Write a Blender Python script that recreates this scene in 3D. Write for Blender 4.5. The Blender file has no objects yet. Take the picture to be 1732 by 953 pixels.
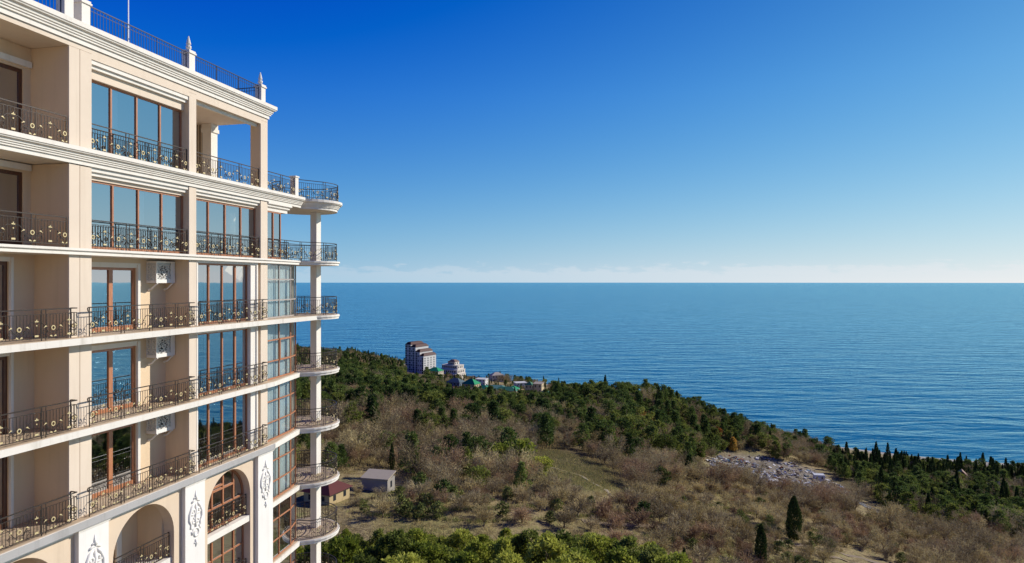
import bpy, math, random
import numpy as np
from mathutils import noise as mnoise, Vector
R_ = math.radians
rng = random.Random(7)
nrg = np.random.default_rng(11)
scene = bpy.context.scene
COL = scene.collection

# ------------------------------------------------------------------ camera, world, sun, exposure
SEA = 140.0                                   # camera height above the sea
F_PX, CX, HY = 1155.0, 866.0, 476.0           # focal length, centre and level line in photo pixels
scene.cycles.diffuse_bounces = 8
scene.cycles.max_bounces = 14
cam_d = bpy.data.cameras.new('camera')
cam_d.sensor_width = 36.0
cam_d.lens = F_PX / 1732 * 36
cam_d.clip_start, cam_d.clip_end = 0.5, 150000
cam = bpy.data.objects.new('camera', cam_d)
cam.location = (0, 0, SEA)
cam.rotation_euler = (R_(90), 0, 0)
cam_d.shift_y = (HY - 476.5) / 1732           # level line a touch above the centre
COL.objects.link(cam)
scene.camera = cam

SUN_AZ, SUN_EL = 66.0, 30.0                   # azimuth clockwise from the view direction
scene.view_settings.view_transform = 'Standard'
scene.view_settings.look = 'None'
scene.view_settings.gamma = 1
scene.view_settings.exposure = 0.3
sun_d = bpy.data.lights.new('sun', 'SUN')
sun_d.energy = 4.4
sun_d.angle = R_(0.5)
sun_d.color = (1.0, 0.955, 0.87)
sun = bpy.data.objects.new('sun', sun_d)
sdir = Vector((math.sin(R_(SUN_AZ)) * math.cos(R_(SUN_EL)), math.cos(R_(SUN_AZ)) * math.cos(R_(SUN_EL)), math.sin(R_(SUN_EL))))
sun.rotation_euler = sdir.to_track_quat('Z', 'Y').to_euler()
sun.location = (200, 100, 400)
COL.objects.link(sun)

world = bpy.data.worlds.new('World')
scene.world = world
world.use_nodes = True
wt = world.node_tree
wt.nodes.clear()
def wn(t, **k):
    n = wt.nodes.new(t)
    for a, b in k.items():
        setattr(n, a, b)
    return n
def wmath(op, a, b=None, clamp=False):
    n = wn('ShaderNodeMath', operation=op, use_clamp=clamp)
    for i, v in enumerate((a, b)):
        if v is None: continue
        if isinstance(v, (int, float)): n.inputs[i].default_value = v
        else: wt.links.new(v, n.inputs[i])
    return n.outputs[0]
sky = wn('ShaderNodeTexSky', sky_type='NISHITA', sun_disc=False)
sky.sun_elevation = R_(SUN_EL)
sky.sun_rotation = R_(SUN_AZ)
sky.altitude = 150
sky.air_density, sky.dust_density, sky.ozone_density = 1.0, 0.35, 2.2
sep = wn('ShaderNodeSeparateColor')
wt.links.new(sky.outputs[0], sep.inputs[0])
grade = wn('ShaderNodeCombineColor')          # a clear, deep winter sky: the red end is thinned, the blue end lifted
for ch, (gain, off) in enumerate(((.66, -.82), (1.66, -1.98), (.30, 4.4))):
    raw = sep.outputs[ch]
    if ch < 2:                                # soft shoulder, so the sky round the sun stays blue
        raw = wmath('DIVIDE', raw, wmath('ADD', wmath('MULTIPLY', raw, .125), 1.0))
    wt.links.new(wmath('MAXIMUM', wmath('ADD', wmath('MULTIPLY', raw, gain), off), 0.0), grade.inputs[ch])
tc = wn('ShaderNodeTexCoord')
sx = wn('ShaderNodeSeparateXYZ')
wt.links.new(tc.outputs['Generated'], sx.inputs[0])
az = wmath('ARCTAN2', sx.outputs[0], sx.outputs[1])
el = sx.outputs[2]
# thin line of far cumulus standing on the horizon
cv = wn('ShaderNodeCombineXYZ')
wt.links.new(wmath('MULTIPLY', az, 26), cv.inputs[0])
wt.links.new(wmath('MULTIPLY', el, 90), cv.inputs[1])
nz = wn('ShaderNodeTexNoise')
nz.inputs['Scale'].default_value = 1.0
nz.inputs['Detail'].default_value = 7
nz.inputs['Roughness'].default_value = 0.62
wt.links.new(cv.outputs[0], nz.inputs['Vector'])
top = wmath('MULTIPLY_ADD', nz.outputs[0], 0.075)      # cloud-top height from noise
top.node.inputs[2].default_value = -0.016
up = wmath('MULTIPLY', wmath('SUBTRACT', top, el), 130, True)
bank = wn('ShaderNodeMapRange')
bank.inputs[1].default_value, bank.inputs[2].default_value = -0.004, 0.012
bank.clamp = True
wt.links.new(el, bank.inputs[0])
cover = wmath('MULTIPLY', wmath('MULTIPLY', up, bank.outputs[0]), 0.34)
# the bank is a little stronger towards the sun's side
side = wn('ShaderNodeMapRange')
side.inputs[1].default_value, side.inputs[2].default_value, side.inputs[3].default_value, side.inputs[4].default_value = -0.3, 0.6, 0.45, 1.0
side.clamp = True
wt.links.new(az, side.inputs[0])
cover = wmath('MULTIPLY', cover, side.outputs[0])
# pale sea haze low over the horizon, whiter on the sun's side
sidec = wn('ShaderNodeMapRange')
sidec.inputs[1].default_value, sidec.inputs[2].default_value = -0.25, 0.65
wt.links.new(az, sidec.inputs[0])
thick = wmath('ADD', wmath('MULTIPLY', sidec.outputs[0], 5.5), -17.0)
hz = wmath('MULTIPLY', wmath('POWER', 2.718, wmath('MULTIPLY', wmath('MAXIMUM', el, 0.0), thick)), .92, True)
hcol = wn('ShaderNodeMixRGB')
wt.links.new(sidec.outputs[0], hcol.inputs[0])
hcol.inputs[1].default_value = (3.9, 5.7, 6.95, 1)
hcol.inputs[2].default_value = (8.0, 8.0, 7.95, 1)
hmix = wn('ShaderNodeMixRGB')
wt.links.new(hz, hmix.inputs[0])
wt.links.new(grade.outputs[0], hmix.inputs[1])
wt.links.new(hcol.outputs[0], hmix.inputs[2])
mix = wn('ShaderNodeMixRGB')
wt.links.new(cover, mix.inputs[0])
wt.links.new(hmix.outputs[0], mix.inputs[1])
mix.inputs[2].default_value = (7.6, 7.6, 7.9, 1)
# the sky deepens towards the zenith
zen = wn('ShaderNodeMapRange')
zen.inputs[1].default_value, zen.inputs[2].default_value, zen.inputs[3].default_value, zen.inputs[4].default_value = .26, .95, 1.0, .35
wt.links.new(el, zen.inputs[0])
deep = wn('ShaderNodeVectorMath', operation='SCALE')
wt.links.new(mix.outputs[0], deep.inputs[0]); wt.links.new(zen.outputs[0], deep.inputs['Scale'])
bg = wn('ShaderNodeBackground')
bg.inputs['Strength'].default_value = 0.09
wt.links.new(deep.outputs[0], bg.inputs['Color'])
out = wn('ShaderNodeOutputWorld')
wt.links.new(bg.outputs[0], out.inputs['Surface'])

# ------------------------------------------------------------------ materials
class Mat:
    """Small helper round a Principled material."""
    def __init__(s, name, color=(.5, .5, .5), rough=.6, metal=0, spec=.3):
        s.m = bpy.data.materials.new(name)
        s.m.use_nodes = True
        s.t = s.m.node_tree
        s.b = s.t.nodes['Principled BSDF']
        s.out = s.t.nodes['Material Output']
        s.b.inputs['Base Color'].default_value = (*color, 1)
        s.b.inputs['Roughness'].default_value = rough
        s.b.inputs['Metallic'].default_value = metal
        s.b.inputs['Specular IOR Level'].default_value = spec
    def n(s, t, **k):
        n = s.t.nodes.new(t)
        for a, b in k.items(): setattr(n, a, b)
        return n
    def l(s, a, b): s.t.links.new(a, b)
    def coords(s, scale=(1, 1, 1), kind='Object'):
        t = s.n('ShaderNodeTexCoord'); m = s.n('ShaderNodeMapping')
        m.inputs['Scale'].default_value = scale
        s.l(t.outputs[kind], m.inputs[0])
        return m.outputs[0]
    def noise(s, scale=1, detail=5, rough=.55, vec=None, dist=0):
        n = s.n('ShaderNodeTexNoise')
        n.inputs['Scale'].default_value = scale
        n.inputs['Detail'].default_value = detail
        n.inputs['Roughness'].default_value = rough
        n.inputs['Distortion'].default_value = dist
        if vec is not None: s.l(vec, n.inputs['Vector'])
        return n.outputs[0]
    def ramp(s, fac, stops, interp='LINEAR'):
        r = s.n('ShaderNodeValToRGB')
        e = r.color_ramp.elements
        r.color_ramp.interpolation = interp
        while len(e) < len(stops): e.new(.5)
        for x, (p, c) in zip(e, stops):
            x.position = p
            x.color = (*c, 1) if not isinstance(c, (int, float)) else (c, c, c, 1)
        s.l(fac, r.inputs[0])
        return r.outputs[0]
    def mix(s, f, a, b, mode='MIX'):
        n = s.n('ShaderNodeMixRGB', blend_type=mode)
        for i, v in enumerate((f, a, b)):
            if isinstance(v, (int, float)): n.inputs[i].default_value = v if i == 0 else (v, v, v, 1)
            elif isinstance(v, tuple): n.inputs[i].default_value = (*v, 1)
            else: s.l(v, n.inputs[i])
        return n.outputs[0]
    def math(s, op, a, b=None, c=None, clamp=False):
        n = s.n('ShaderNodeMath', operation=op, use_clamp=clamp)
        for i, v in enumerate((a, b, c)):
            if v is None: continue
            if isinstance(v, (int, float)): n.inputs[i].default_value = v
            else: s.l(v, n.inputs[i])
        return n.outputs[0]
    def bump(s, h, strength=.3, dist=.02):
        n = s.n('ShaderNodeBump')
        n.inputs['Strength'].default_value = strength
        n.inputs['Distance'].default_value = dist
        s.l(h, n.inputs['Height']); s.l(n.outputs[0], s.b.inputs['Normal'])
    def col(s, c): s.l(c, s.b.inputs['Base Color'])

def plaster(name, base, dark, streak=.35, rough=.85):
    m = Mat(name, base, rough, 0, .15)
    big = m.noise(.55, 6, .6, m.coords())
    st = m.noise(1, 6, .65, m.coords((2.6, 2.6, .22)))
    fine = m.noise(34, 3, .6, m.coords())
    c = m.ramp(big, [(.3, tuple(x * .93 for x in base)), (.65, base)])
    f = m.math('MULTIPLY', m.ramp(st, [(.52, 0.), (.78, 1.)]), streak)
    c = m.mix(f, c, dark)
    c = m.mix(m.math('MULTIPLY', fine, .16), c, tuple(x * .7 for x in base))
    m.col(c)
    m.bump(fine, .35, .01)
    return m.m
M = {}
M['stucco'] = plaster('cream_stucco', (.695, .57, .445), (.50, .39, .28), .42)
M['tan'] = plaster('shade_warmed_tan_render', (.71, .535, .35), (.50, .37, .235), .4)  # tan render with the warmth of the recess shade put into its colour
M['archwall'] = plaster('pale_tan_arcade_render', (.66, .515, .375), (.46, .35, .25), .45)
M['white'] = plaster('white_stone_trim', (.765, .70, .615), (.52, .46, .38), .5)
M['panel'] = plaster('white_painted_panel', (.78, .735, .675), (.58, .52, .45), .38)
M['slab'] = plaster('stained_concrete', (.73, .67, .59), (.38, .32, .25), .7)
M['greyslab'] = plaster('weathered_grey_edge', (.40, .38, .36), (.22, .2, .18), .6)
M['tile'] = plaster('balcony_floor_tile', (.50, .38, .26), (.3, .23, .16), .4, .6)
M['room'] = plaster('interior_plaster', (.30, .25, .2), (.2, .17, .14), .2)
M['curtain'] = Mat('pale_curtain_cloth', (.75, .74, .70), .9).m
M['iron'] = Mat('dark_wrought_iron', (.05, .036, .028), .45, .3).m
M['roofiron'] = Mat('blue_black_painted_iron', (.01, .02, .05), .45, .2).m
M['gold'] = Mat('gilded_ornament', (.54, .43, .22), .55, .1, .4).m
def wood(name, a, b):
    m = Mat(name, a, .45, 0, .4)
    g = m.noise(1, 5, .6, m.coords((30, 30, 2.5)))
    m.col(m.ramp(g, [(.35, b), (.65, a)]))
    return m.m
M['wood'] = wood('reddish_brown_window_frame', (.43, .175, .078), (.31, .12, .055))
M['dkwood'] = wood('dark_brown_door_frame', (.12, .045, .022), (.07, .028, .015))
M['pale_frame'] = wood('pale_weathered_frame', (.42, .36, .31), (.28, .23, .2))
def glass(name='reflective_window_glass', grow=.50, base=.48):
    m = Mat(name, (.02, .03, .035), .03)
    t = m.t
    gl = m.n('ShaderNodeBsdfGlossy'); gl.inputs['Roughness'].default_value = .015
    gl.inputs['Color'].default_value = (.92, .96, 1.0, 1)
    tr = m.n('ShaderNodeBsdfTransparent'); tr.inputs['Color'].default_value = (.82, .90, .90, 1)
    lw = m.n('ShaderNodeLayerWeight'); lw.inputs['Blend'].default_value = .5
    f = m.math('MULTIPLY_ADD', lw.outputs['Fresnel'], grow, base, True)
    mx = m.n('ShaderNodeMixShader')
    wob = m.noise(.9, 2, .5, m.coords())
    bp = m.n('ShaderNodeBump'); bp.inputs['Strength'].default_value = .012; bp.inputs['Distance'].default_value = .05
    m.l(wob, bp.inputs['Height']); m.l(bp.outputs[0], gl.inputs['Normal'])
    m.l(f, mx.inputs[0]); m.l(tr.outputs[0], mx.inputs[1]); m.l(gl.outputs[0], mx.inputs[2])
    m.l(mx.outputs[0], m.out.inputs['Surface'])
    return m.m
M['glass'] = glass()
M['clearglass'] = glass('clear_window_glass', .45, .10)
def brick():
    m = Mat('pale_rubble_masonry', (.5, .42, .33), .9)
    v = m.n('ShaderNodeTexBrick')
    m.l(m.coords((1, 1, 1)), v.inputs['Vector'])
    v.inputs['Scale'].default_value = 2.6
    v.inputs['Color1'].default_value = (.55, .46, .35, 1); v.inputs['Color2'].default_value = (.42, .34, .25, 1)
    v.inputs['Mortar'].default_value = (.2, .15, .1, 1); v.inputs['Mortar Size'].default_value = .03
    m.col(v.outputs[0])
    return m.m
M['brick'] = brick()

# ------------------------------------------------------------------ mesh builder
class MB:
    def __init__(s): s.v = []; s.f = []; s.mi = []
    def quad(s, a, b, c, d, mi=0):
        i = len(s.v); s.v += [a, b, c, d]; s.f.append((i, i + 1, i + 2, i + 3)); s.mi.append(mi)
    def poly(s, pts, mi=0):
        i = len(s.v); s.v += list(pts); s.f.append(tuple(range(i, i + len(pts)))); s.mi.append(mi)
    def box(s, x0, x1, y0, y1, z0, z1, mi=0):
        s.obox((0, 0), (1, 0), x0, x1, y0, y1, z0, z1, mi)
    def obox(s, p, a, s0, s1, d0, d1, z0, z1, mi=0):
        """box along the unit plan direction a from p: s along, d to its left (a rotated +90), z up"""
        b = (-a[1], a[0]); i = len(s.v)
        for z in (z0, z1):
            for ss, dd in ((s0, d0), (s1, d0), (s1, d1), (s0, d1)):
                s.v.append((p[0] + a[0] * ss + b[0] * dd, p[1] + a[1] * ss + b[1] * dd, z))
        for q in ((0, 3, 2, 1), (4, 5, 6, 7), (0, 1, 5, 4), (1, 2, 6, 5), (2, 3, 7, 6), (3, 0, 4, 7)):
            s.f.append(tuple(i + k for k in q)); s.mi.append(mi)
    def prism(s, outline, z0, z1, mi=0):
        i = len(s.v); n = len(outline)
        s.v += [(x, y, z0) for x, y in outline] + [(x, y, z1) for x, y in outline]
        s.f.append(tuple(i + k for k in reversed(range(n)))); s.mi.append(mi)
        s.f.append(tuple(i + n + k for k in range(n))); s.mi.append(mi)
        for k in range(n):
            k2 = (k + 1) % n
            s.f.append((i + k, i + k2, i + n + k2, i + n + k)); s.mi.append(mi)
    def frustum(s, cx, cy, z0, z1, a0, b0, a1, b1, mi=0):
        i = len(s.v)
        for z, a, b in ((z0, a0, b0), (z1, a1, b1)):
            s.v += [(cx - a, cy - b, z), (cx + a, cy - b, z), (cx + a, cy + b, z), (cx - a, cy + b, z)]
        for q in ((0, 3, 2, 1), (4, 5, 6, 7), (0, 1, 5, 4), (1, 2, 6, 5), (2, 3, 7, 6), (3, 0, 4, 7)):
            s.f.append(tuple(i + k for k in q)); s.mi.append(mi)
    def tube(s, path, r, n=4, closed=False, mi=0, caps=True):
        """tube along 3-D points; r a number or one per point"""
        P = [Vector(p) for p in path]; m = len(P); i0 = len(s.v)
        ref = None
        for k in range(m):
            a = P[(k - 1) % m] if (closed or k > 0) else P[k]
            b = P[(k + 1) % m] if (closed or k < m - 1) else P[k]
            t = (b - a)
            if t.length < 1e-9: t = Vector((0, 0, 1))
            t.normalize()
            if ref is None:
                ref = Vector((0, 0, 1)) if abs(t.z) < .9 else Vector((1, 0, 0))
            x = t.cross(ref)
            if x.length < 1e-4: x = t.cross(Vector((0, 1, .1)))
            x.normalize(); y = x.cross(t); y.normalize(); ref = y if abs(t.dot(y)) < .99 else ref
            rr = r[k] if isinstance(r, (list, tuple)) else r
            for q in range(n):
                an = 2 * math.pi * (q + .5) / n
                s.v.append(tuple(P[k] + x * (rr * math.cos(an)) + y * (rr * math.sin(an))))
        for k in range(m if closed else m - 1):
            k2 = (k + 1) % m
            for q in range(n):
                q2 = (q + 1) % n
                s.f.append((i0 + k * n + q, i0 + k * n + q2, i0 + k2 * n + q2, i0 + k2 * n + q)); s.mi.append(mi)
        if caps and not closed:
            s.f.append(tuple(i0 + q for q in reversed(range(n)))); s.mi.append(mi)
            s.f.append(tuple(i0 + (m - 1) * n + q for q in range(n))); s.mi.append(mi)
    def lathe(s, cx, cy, prof, n=12, mi=0):
        i0 = len(s.v); m = len(prof)
        for r, z in prof:
            for q in range(n):
                an = 2 * math.pi * q / n
                s.v.append((cx + r * math.cos(an), cy + r * math.sin(an), z))
        for k in range(m - 1):
            for q in range(n):
                q2 = (q + 1) % n
                s.f.append((i0 + k * n + q, i0 + k * n + q2, i0 + (k + 1) * n + q2, i0 + (k + 1) * n + q)); s.mi.append(mi)
        s.f.append(tuple(i0 + q for q in reversed(range(n)))); s.mi.append(mi)
        s.f.append(tuple(i0 + (m - 1) * n + q for q in range(n))); s.mi.append(mi)
    def sweep(s, prof, path, closed_ends=True, mi=0):
        """moulding: profile points (outward, z) swept along a plan polyline with mitred corners; outward = right of travel"""
        m = len(path); nrm = []
        for k in range(m):
            ns = []
            for a, b in ((k - 1, k), (k, k + 1)):
                if a < 0 or b >= m: continue
                dx, dy = path[b][0] - path[a][0], path[b][1] - path[a][1]
                L = math.hypot(dx, dy); ns.append((dy / L, -dx / L))
            if len(ns) == 1: nrm.append(ns[0])
            else:
                sx_, sy_ = ns[0][0] + ns[1][0], ns[0][1] + ns[1][1]
                d = (sx_ * ns[0][0] + sy_ * ns[0][1]) or 1e-6
                nrm.append((sx_ / d, sy_ / d))
        i0 = len(s.v); q = len(prof)
        for (x, y), (nx, ny) in zip(path, nrm):
            for o, z in prof: s.v.append((x + nx * o, y + ny * o, z))
        for k in range(m - 1):
            for j in range(q - 1):
                s.f.append((i0 + k * q + j, i0 + (k + 1) * q + j, i0 + (k + 1) * q + j + 1, i0 + k * q + j + 1)); s.mi.append(mi)
        if closed_ends:
            s.f.append(tuple(i0 + j for j in range(q))); s.mi.append(mi)
            s.f.append(tuple(i0 + (m - 1) * q + j for j in reversed(range(q)))); s.mi.append(mi)
    def build(s, name, mats, parent=None, dz=0, smooth=False):
        me = bpy.data.meshes.new(name)
        me.from_pydata([(x, y, z + dz) for x, y, z in s.v] if dz else s.v, [], s.f)
        for m in (mats if isinstance(mats, (list, tuple)) else [mats]): me.materials.append(m)
        if any(s.mi): me.polygons.foreach_set('material_index', s.mi)
        if smooth: me.polygons.foreach_set('use_smooth', [True] * len(s.f))
        me.update()
        o = bpy.data.objects.new(name, me)
        COL.objects.link(o)
        if parent is not None: o.parent = parent
        return o
def tag(o, label=None, cat=None, group=None, kind=None):
    if label: o['label'] = label
    if cat: o['category'] = cat
    if group: o['group'] = group
    if kind: o['kind'] = kind
    return o
def empty(name, loc, rz=0):
    o = bpy.data.objects.new(name, None); COL.objects.link(o)
    o.location = loc; o.rotation_euler = (0, 0, rz); o.empty_display_size = .5
    return o

# ------------------------------------------------------------------ terrain
def px2w(x, y, Y):
    return ((x - CX) / F_PX * Y, Y, SEA - (y - 476.0) / F_PX * Y)
ctrl = [  # photo pixel of the ground, distance in metres
 (600,850,150),(640,828,165),(700,872,140),(900,902,135),(1000,882,150),(1000,824,185),(900,785,215),(800,800,200),(700,790,205),
 (1343,917,185),(1150,880,165),(1290,953,150),(1732,953,215),(1550,905,235),(1732,905,290),(1400,855,270),(1300,806,340),(1200,776,385),
 (1450,832,360),(1600,832,410),(1732,842,410),(1120,682,450),(1230,722,460),(1000,690,430),(1100,728,360),(950,700,420),(850,712,340),
 (700,730,270),(700,700,330),(600,710,280),(600,655,450),(560,606,760),(650,625,760),(790,662,650),(850,668,620),(920,676,580),(760,640,850),(705,634,900),
 (860,650,760),(1040,700,400),(1300,752,480),(1380,772,470),(560,760,215),(1080,850,190),
]
P3 = [px2w(*c) for c in ctrl]
P3 += [(0, 112, 90.2), (-40, 112, 91.5), (60, 112, 83), (-45, 75, 93), (40, 60, 90), (0, 20, 93), (-60, 0, 95), (100, 60, 80), (200, 90, 62), (100, -100, 90),
       (-200, 300, 100), (-400, 700, 75), (-260, 600, 72), (-300, 1150, 20), (-420, 200, 120), (-250, 0, 112), (300, 0, 55),
       (400, 300, 22), (560, 330, 8), (700, 250, 0), (480, 180, 28), (650, 80, 20), (500, 0, 35),
       # shoreline
       (-153, 1085, 0), (28, 945, 0), (130, 740, 0), (228, 620, 0), (290, 568, 0), (394, 520, 0), (520, 440, 0), (-330, 1200, 0),
       # sea bed
       (-100, 1200, -12), (100, 1050, -12), (300, 800, -14), (400, 650, -12), (560, 540, -12), (760, 420, -12), (-400, 1300, -10), (760, 800, -22), (300, 1250, -24)]
P3 = np.array(P3)
def _phi(d2): return d2 * np.log(np.maximum(d2, 1e-9)) * .5
_S = 100.0
_xy = P3[:, :2] / _S
_d2 = ((_xy[:, None] - _xy[None]) ** 2).sum(-1)
_K = _phi(_d2) + np.eye(len(P3)) * .004
_Pm = np.c_[np.ones(len(P3)), _xy]
_A = np.block([[_K, _Pm], [_Pm.T, np.zeros((3, 3))]])
_w = np.linalg.solve(_A, np.r_[P3[:, 2], 0, 0, 0])
def smooth_h(X, Y):
    q = np.stack([np.ravel(X), np.ravel(Y)], 1) / _S
    o = np.empty(len(q))
    for i in range(0, len(q), 20000):
        b = q[i:i + 20000]
        d2 = ((b[:, None] - _xy[None]) ** 2).sum(-1)
        o[i:i + 20000] = _phi(d2) @ _w[:-3] + _w[-3] + b @ _w[-2:]
    return o.reshape(np.shape(X))
GX0, GX1, GY0, GY1, GS = -430, 770, -150, 1310, 4.0
gx = np.arange(GX0, GX1 + GS, GS); gy = np.arange(GY0, GY1 + GS, GS)
GXX, GYY = np.meshgrid(gx, gy)
GZ = smooth_h(GXX, GYY)
bumps = np.array([mnoise.fractal(Vector((x / 38, y / 38, 3.1)), 1.0, 2.0, 5) for x, y in zip(GXX.ravel(), GYY.ravel())]).reshape(GXX.shape)
# natural unevenness, plus the old terrace steps on the open slope
fade = np.clip((GZ - 1) / 10, 0, 1)
GZ = GZ + bumps * 1.1 * fade
ter = np.clip(1 - np.abs(GYY - 185) / 60, 0, 1) * np.clip((GXX + 10) / 30, 0, 1)
tz = GZ / 2.2
GZ = GZ + ter * ((np.floor(tz) + np.clip((tz - np.floor(tz) - .35) / .3, 0, 1)) - tz) * 2.2 * .75
def ground(X, Y):
    X = np.asarray(X, float); Y = np.asarray(Y, float)
    fx = np.clip((X - GX0) / GS, 0, len(gx) - 1.001); fy = np.clip((Y - GY0) / GS, 0, len(gy) - 1.001)
    i = fx.astype(int); j = fy.astype(int); a = fx - i; b = fy - j
    return GZ[j, i] * (1 - a) * (1 - b) + GZ[j, i + 1] * a * (1 - b) + GZ[j + 1, i] * (1 - a) * b + GZ[j + 1, i + 1] * a * b
def w2px(X, Y, Z): return CX + F_PX * X / Y, 476.0 - F_PX * (Z - SEA) / Y
def on_ground(x, y, y0=60, y1=1300):
    """where the ray through a photo pixel meets the ground"""
    Y = np.arange(y0, y1, .5)
    X = (x - CX) / F_PX * Y
    Z = SEA - (y - 476.0) / F_PX * Y
    h = ground(X, Y)
    k = np.argmax(Z <= h)
    if not (Z <= h).any(): k = len(Y) - 1
    return float(X[k]), float(Y[k]), float(h[k])
def inpoly(px, py, poly):
    px = np.asarray(px); py = np.asarray(py); c = np.zeros(px.shape, bool); n = len(poly)
    for k in range(n):
        x1, y1 = poly[k]; x2, y2 = poly[(k + 1) % n]
        t = (y1 > py) != (y2 > py)
        c ^= t & (px < (x2 - x1) * (py - y1) / ((y2 - y1) or 1e-9) + x1)
    return c
# cover masks: where grass is green, where the ground is bare rubble
with np.errstate(divide='ignore', invalid='ignore'):
    YY = np.maximum(GYY, 5)
    PXg, PYg = w2px(GXX, YY, GZ)
RUBBLE = [(1195, 778), (1240, 768), (1290, 772), (1380, 795), (1440, 838), (1420, 848), (1350, 842), (1270, 815), (1210, 800)]
GREEN = [[(897, 760), (960, 763), (1032, 793), (1045, 830), (1000, 832), (900, 815)], [(1200, 935), (1290, 940), (1480, 965), (1400, 1000), (1180, 975)], [(660, 880), (720, 885), (760, 920), (680, 920)],
         [(1260, 765), (1290, 765), (1290, 778), (1262, 776)], [(590, 720), (620, 725), (620, 745), (585, 740)], [(1100, 895), (1230, 900), (1240, 925), (1150, 915)], [(1220, 848), (1260, 838), (1262, 860), (1225, 865)],
         [(640, 822), (720, 835), (740, 860), (650, 850)]]
rub = (inpoly(PXg, PYg, RUBBLE) & (GYY > 220)).astype(float)
grn = np.zeros_like(rub)
for g in GREEN: grn = np.maximum(grn, (inpoly(PXg, PYg, g) & (GYY > 80)).astype(float))
wood_zone = np.zeros_like(rub)
WOODS = [[(-500, 560), (430, 594), (430, 740), (-500, 900)], [(440, 600), (640, 605), (760, 640), (900, 680), (1130, 660), (1250, 705), (1330, 750), (1240, 765), (1050, 750), (880, 712), (560, 715), (440, 720)],
         [(430, 700), (560, 702), (640, 712), (850, 714), (1010, 762), (1190, 790), (1180, 825), (1040, 825), (900, 835), (760, 835), (660, 795), (430, 795)],  # slope: ground darkened to carry the shaded gaps between its trees
         [(1400, 775), (2400, 800), (2400, 930), (1732, 925), (1560, 880), (1420, 832)]]
for g in WOODS: wood_zone = np.maximum(wood_zone, (inpoly(PXg, PYg, g) & (GYY > 80)).astype(float))
def blur(a, k=1):
    for _ in range(k):
        p = np.pad(a, 1, mode='edge')
        a = (p[1:-1, 1:-1] * 2 + p[:-2, 1:-1] + p[2:, 1:-1] + p[1:-1, :-2] + p[1:-1, 2:]) / 6
    return a
rub, grn, wood_zone = blur(rub, 1), blur(grn, 2), blur(wood_zone, 3)

def terrain_material():
    m = Mat('hillside_ground', (.1, .08, .05), .95, 0, .05)
    co = m.coords()
    n1 = m.noise(.035, 8, .62, co); n2 = m.noise(.35, 6, .65, co); n3 = m.noise(2.2, 4, .7, co)
    dry = m.ramp(m.math('ADD', m.math('MULTIPLY', n2, .62), m.math('MULTIPLY', n3, .38)), [(.34, (.07, .052, .026)), (.45, (.18, .135, .07)), (.54, (.33, .255, .135)), (.62, (.24, .215, .085)), (.72, (.42, .34, .19))])
    gr = m.ramp(n3, [(.3, (.05, .062, .014)), (.55, (.15, .165, .032)), (.75, (.37, .33, .09))])
    f = m.ramp(m.math('ADD', m.math('MULTIPLY', n1, .6), m.math('MULTIPLY', n2, .4)), [(.49, 0.), (.62, .42)])
    c = m.mix(f, dry, gr)
    def attr(nm):
        a = m.n('ShaderNodeAttribute', attribute_name=nm); return a.outputs['Fac']
    gg = m.math('MULTIPLY', attr('green'), m.ramp(n2, [(.3, .35), (.6, 1.)]))
    c = m.mix(gg, c, gr)
    leaf = m.ramp(n3, [(.35, (.030, .024, .014)), (.65, (.09, .066, .036))])  # dark litter colour; on the slope it also stands in for tree shade
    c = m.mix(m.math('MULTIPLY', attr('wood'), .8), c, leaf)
    rb = m.ramp(m.noise(.8, 6, .75, co), [(.32, (.06, .054, .045)), (.5, (.20, .165, .12)), (.68, (.42, .38, .32))])
    c = m.mix(attr('rubble'), c, rb)
    z = m.n('ShaderNodeSeparateXYZ'); m.l(co, z.inputs[0])
    hz = m.math('ADD', z.outputs[2], m.math('MULTIPLY', n2, 1.6))
    bch = m.ramp(m.math('DIVIDE', hz, 10), [(.16, 1.), (.30, 0.)])
    c = m.mix(bch, c, m.ramp(n3, [(.3, (.24, .22, .19)), (.7, (.42, .39, .35))]))
    m.col(c)
    m.bump(m.math('ADD', m.math('MULTIPLY', n2, 1.0), m.math('MULTIPLY', n3, .35)), .8, .6)
    return m.m
nxg, nyg = len(gx), len(gy)
me = bpy.data.meshes.new('hillside')
idx = np.arange(nxg * nyg).reshape(nyg, nxg)
fc = np.stack([idx[:-1, :-1], idx[:-1, 1:], idx[1:, 1:], idx[1:, :-1]], -1).reshape(-1, 4)
me.from_pydata(np.stack([GXX.ravel(), GYY.ravel(), GZ.ravel()], 1).tolist(), [], fc.tolist())
for nm, a in (('green', grn), ('rubble', rub), ('wood', wood_zone)):
    at = me.attributes.new(nm, 'FLOAT', 'POINT'); at.data.foreach_set('value', a.ravel().astype(np.float32))
me.materials.append(terrain_material())
me.polygons.foreach_set('use_smooth', [True] * len(me.polygons))
me.update()
hill = bpy.data.objects.new('hillside', me); COL.objects.link(hill); tag(hill, 'brown wooded hillside sloping down to the sea', 'hillside', kind='structure')

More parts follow.
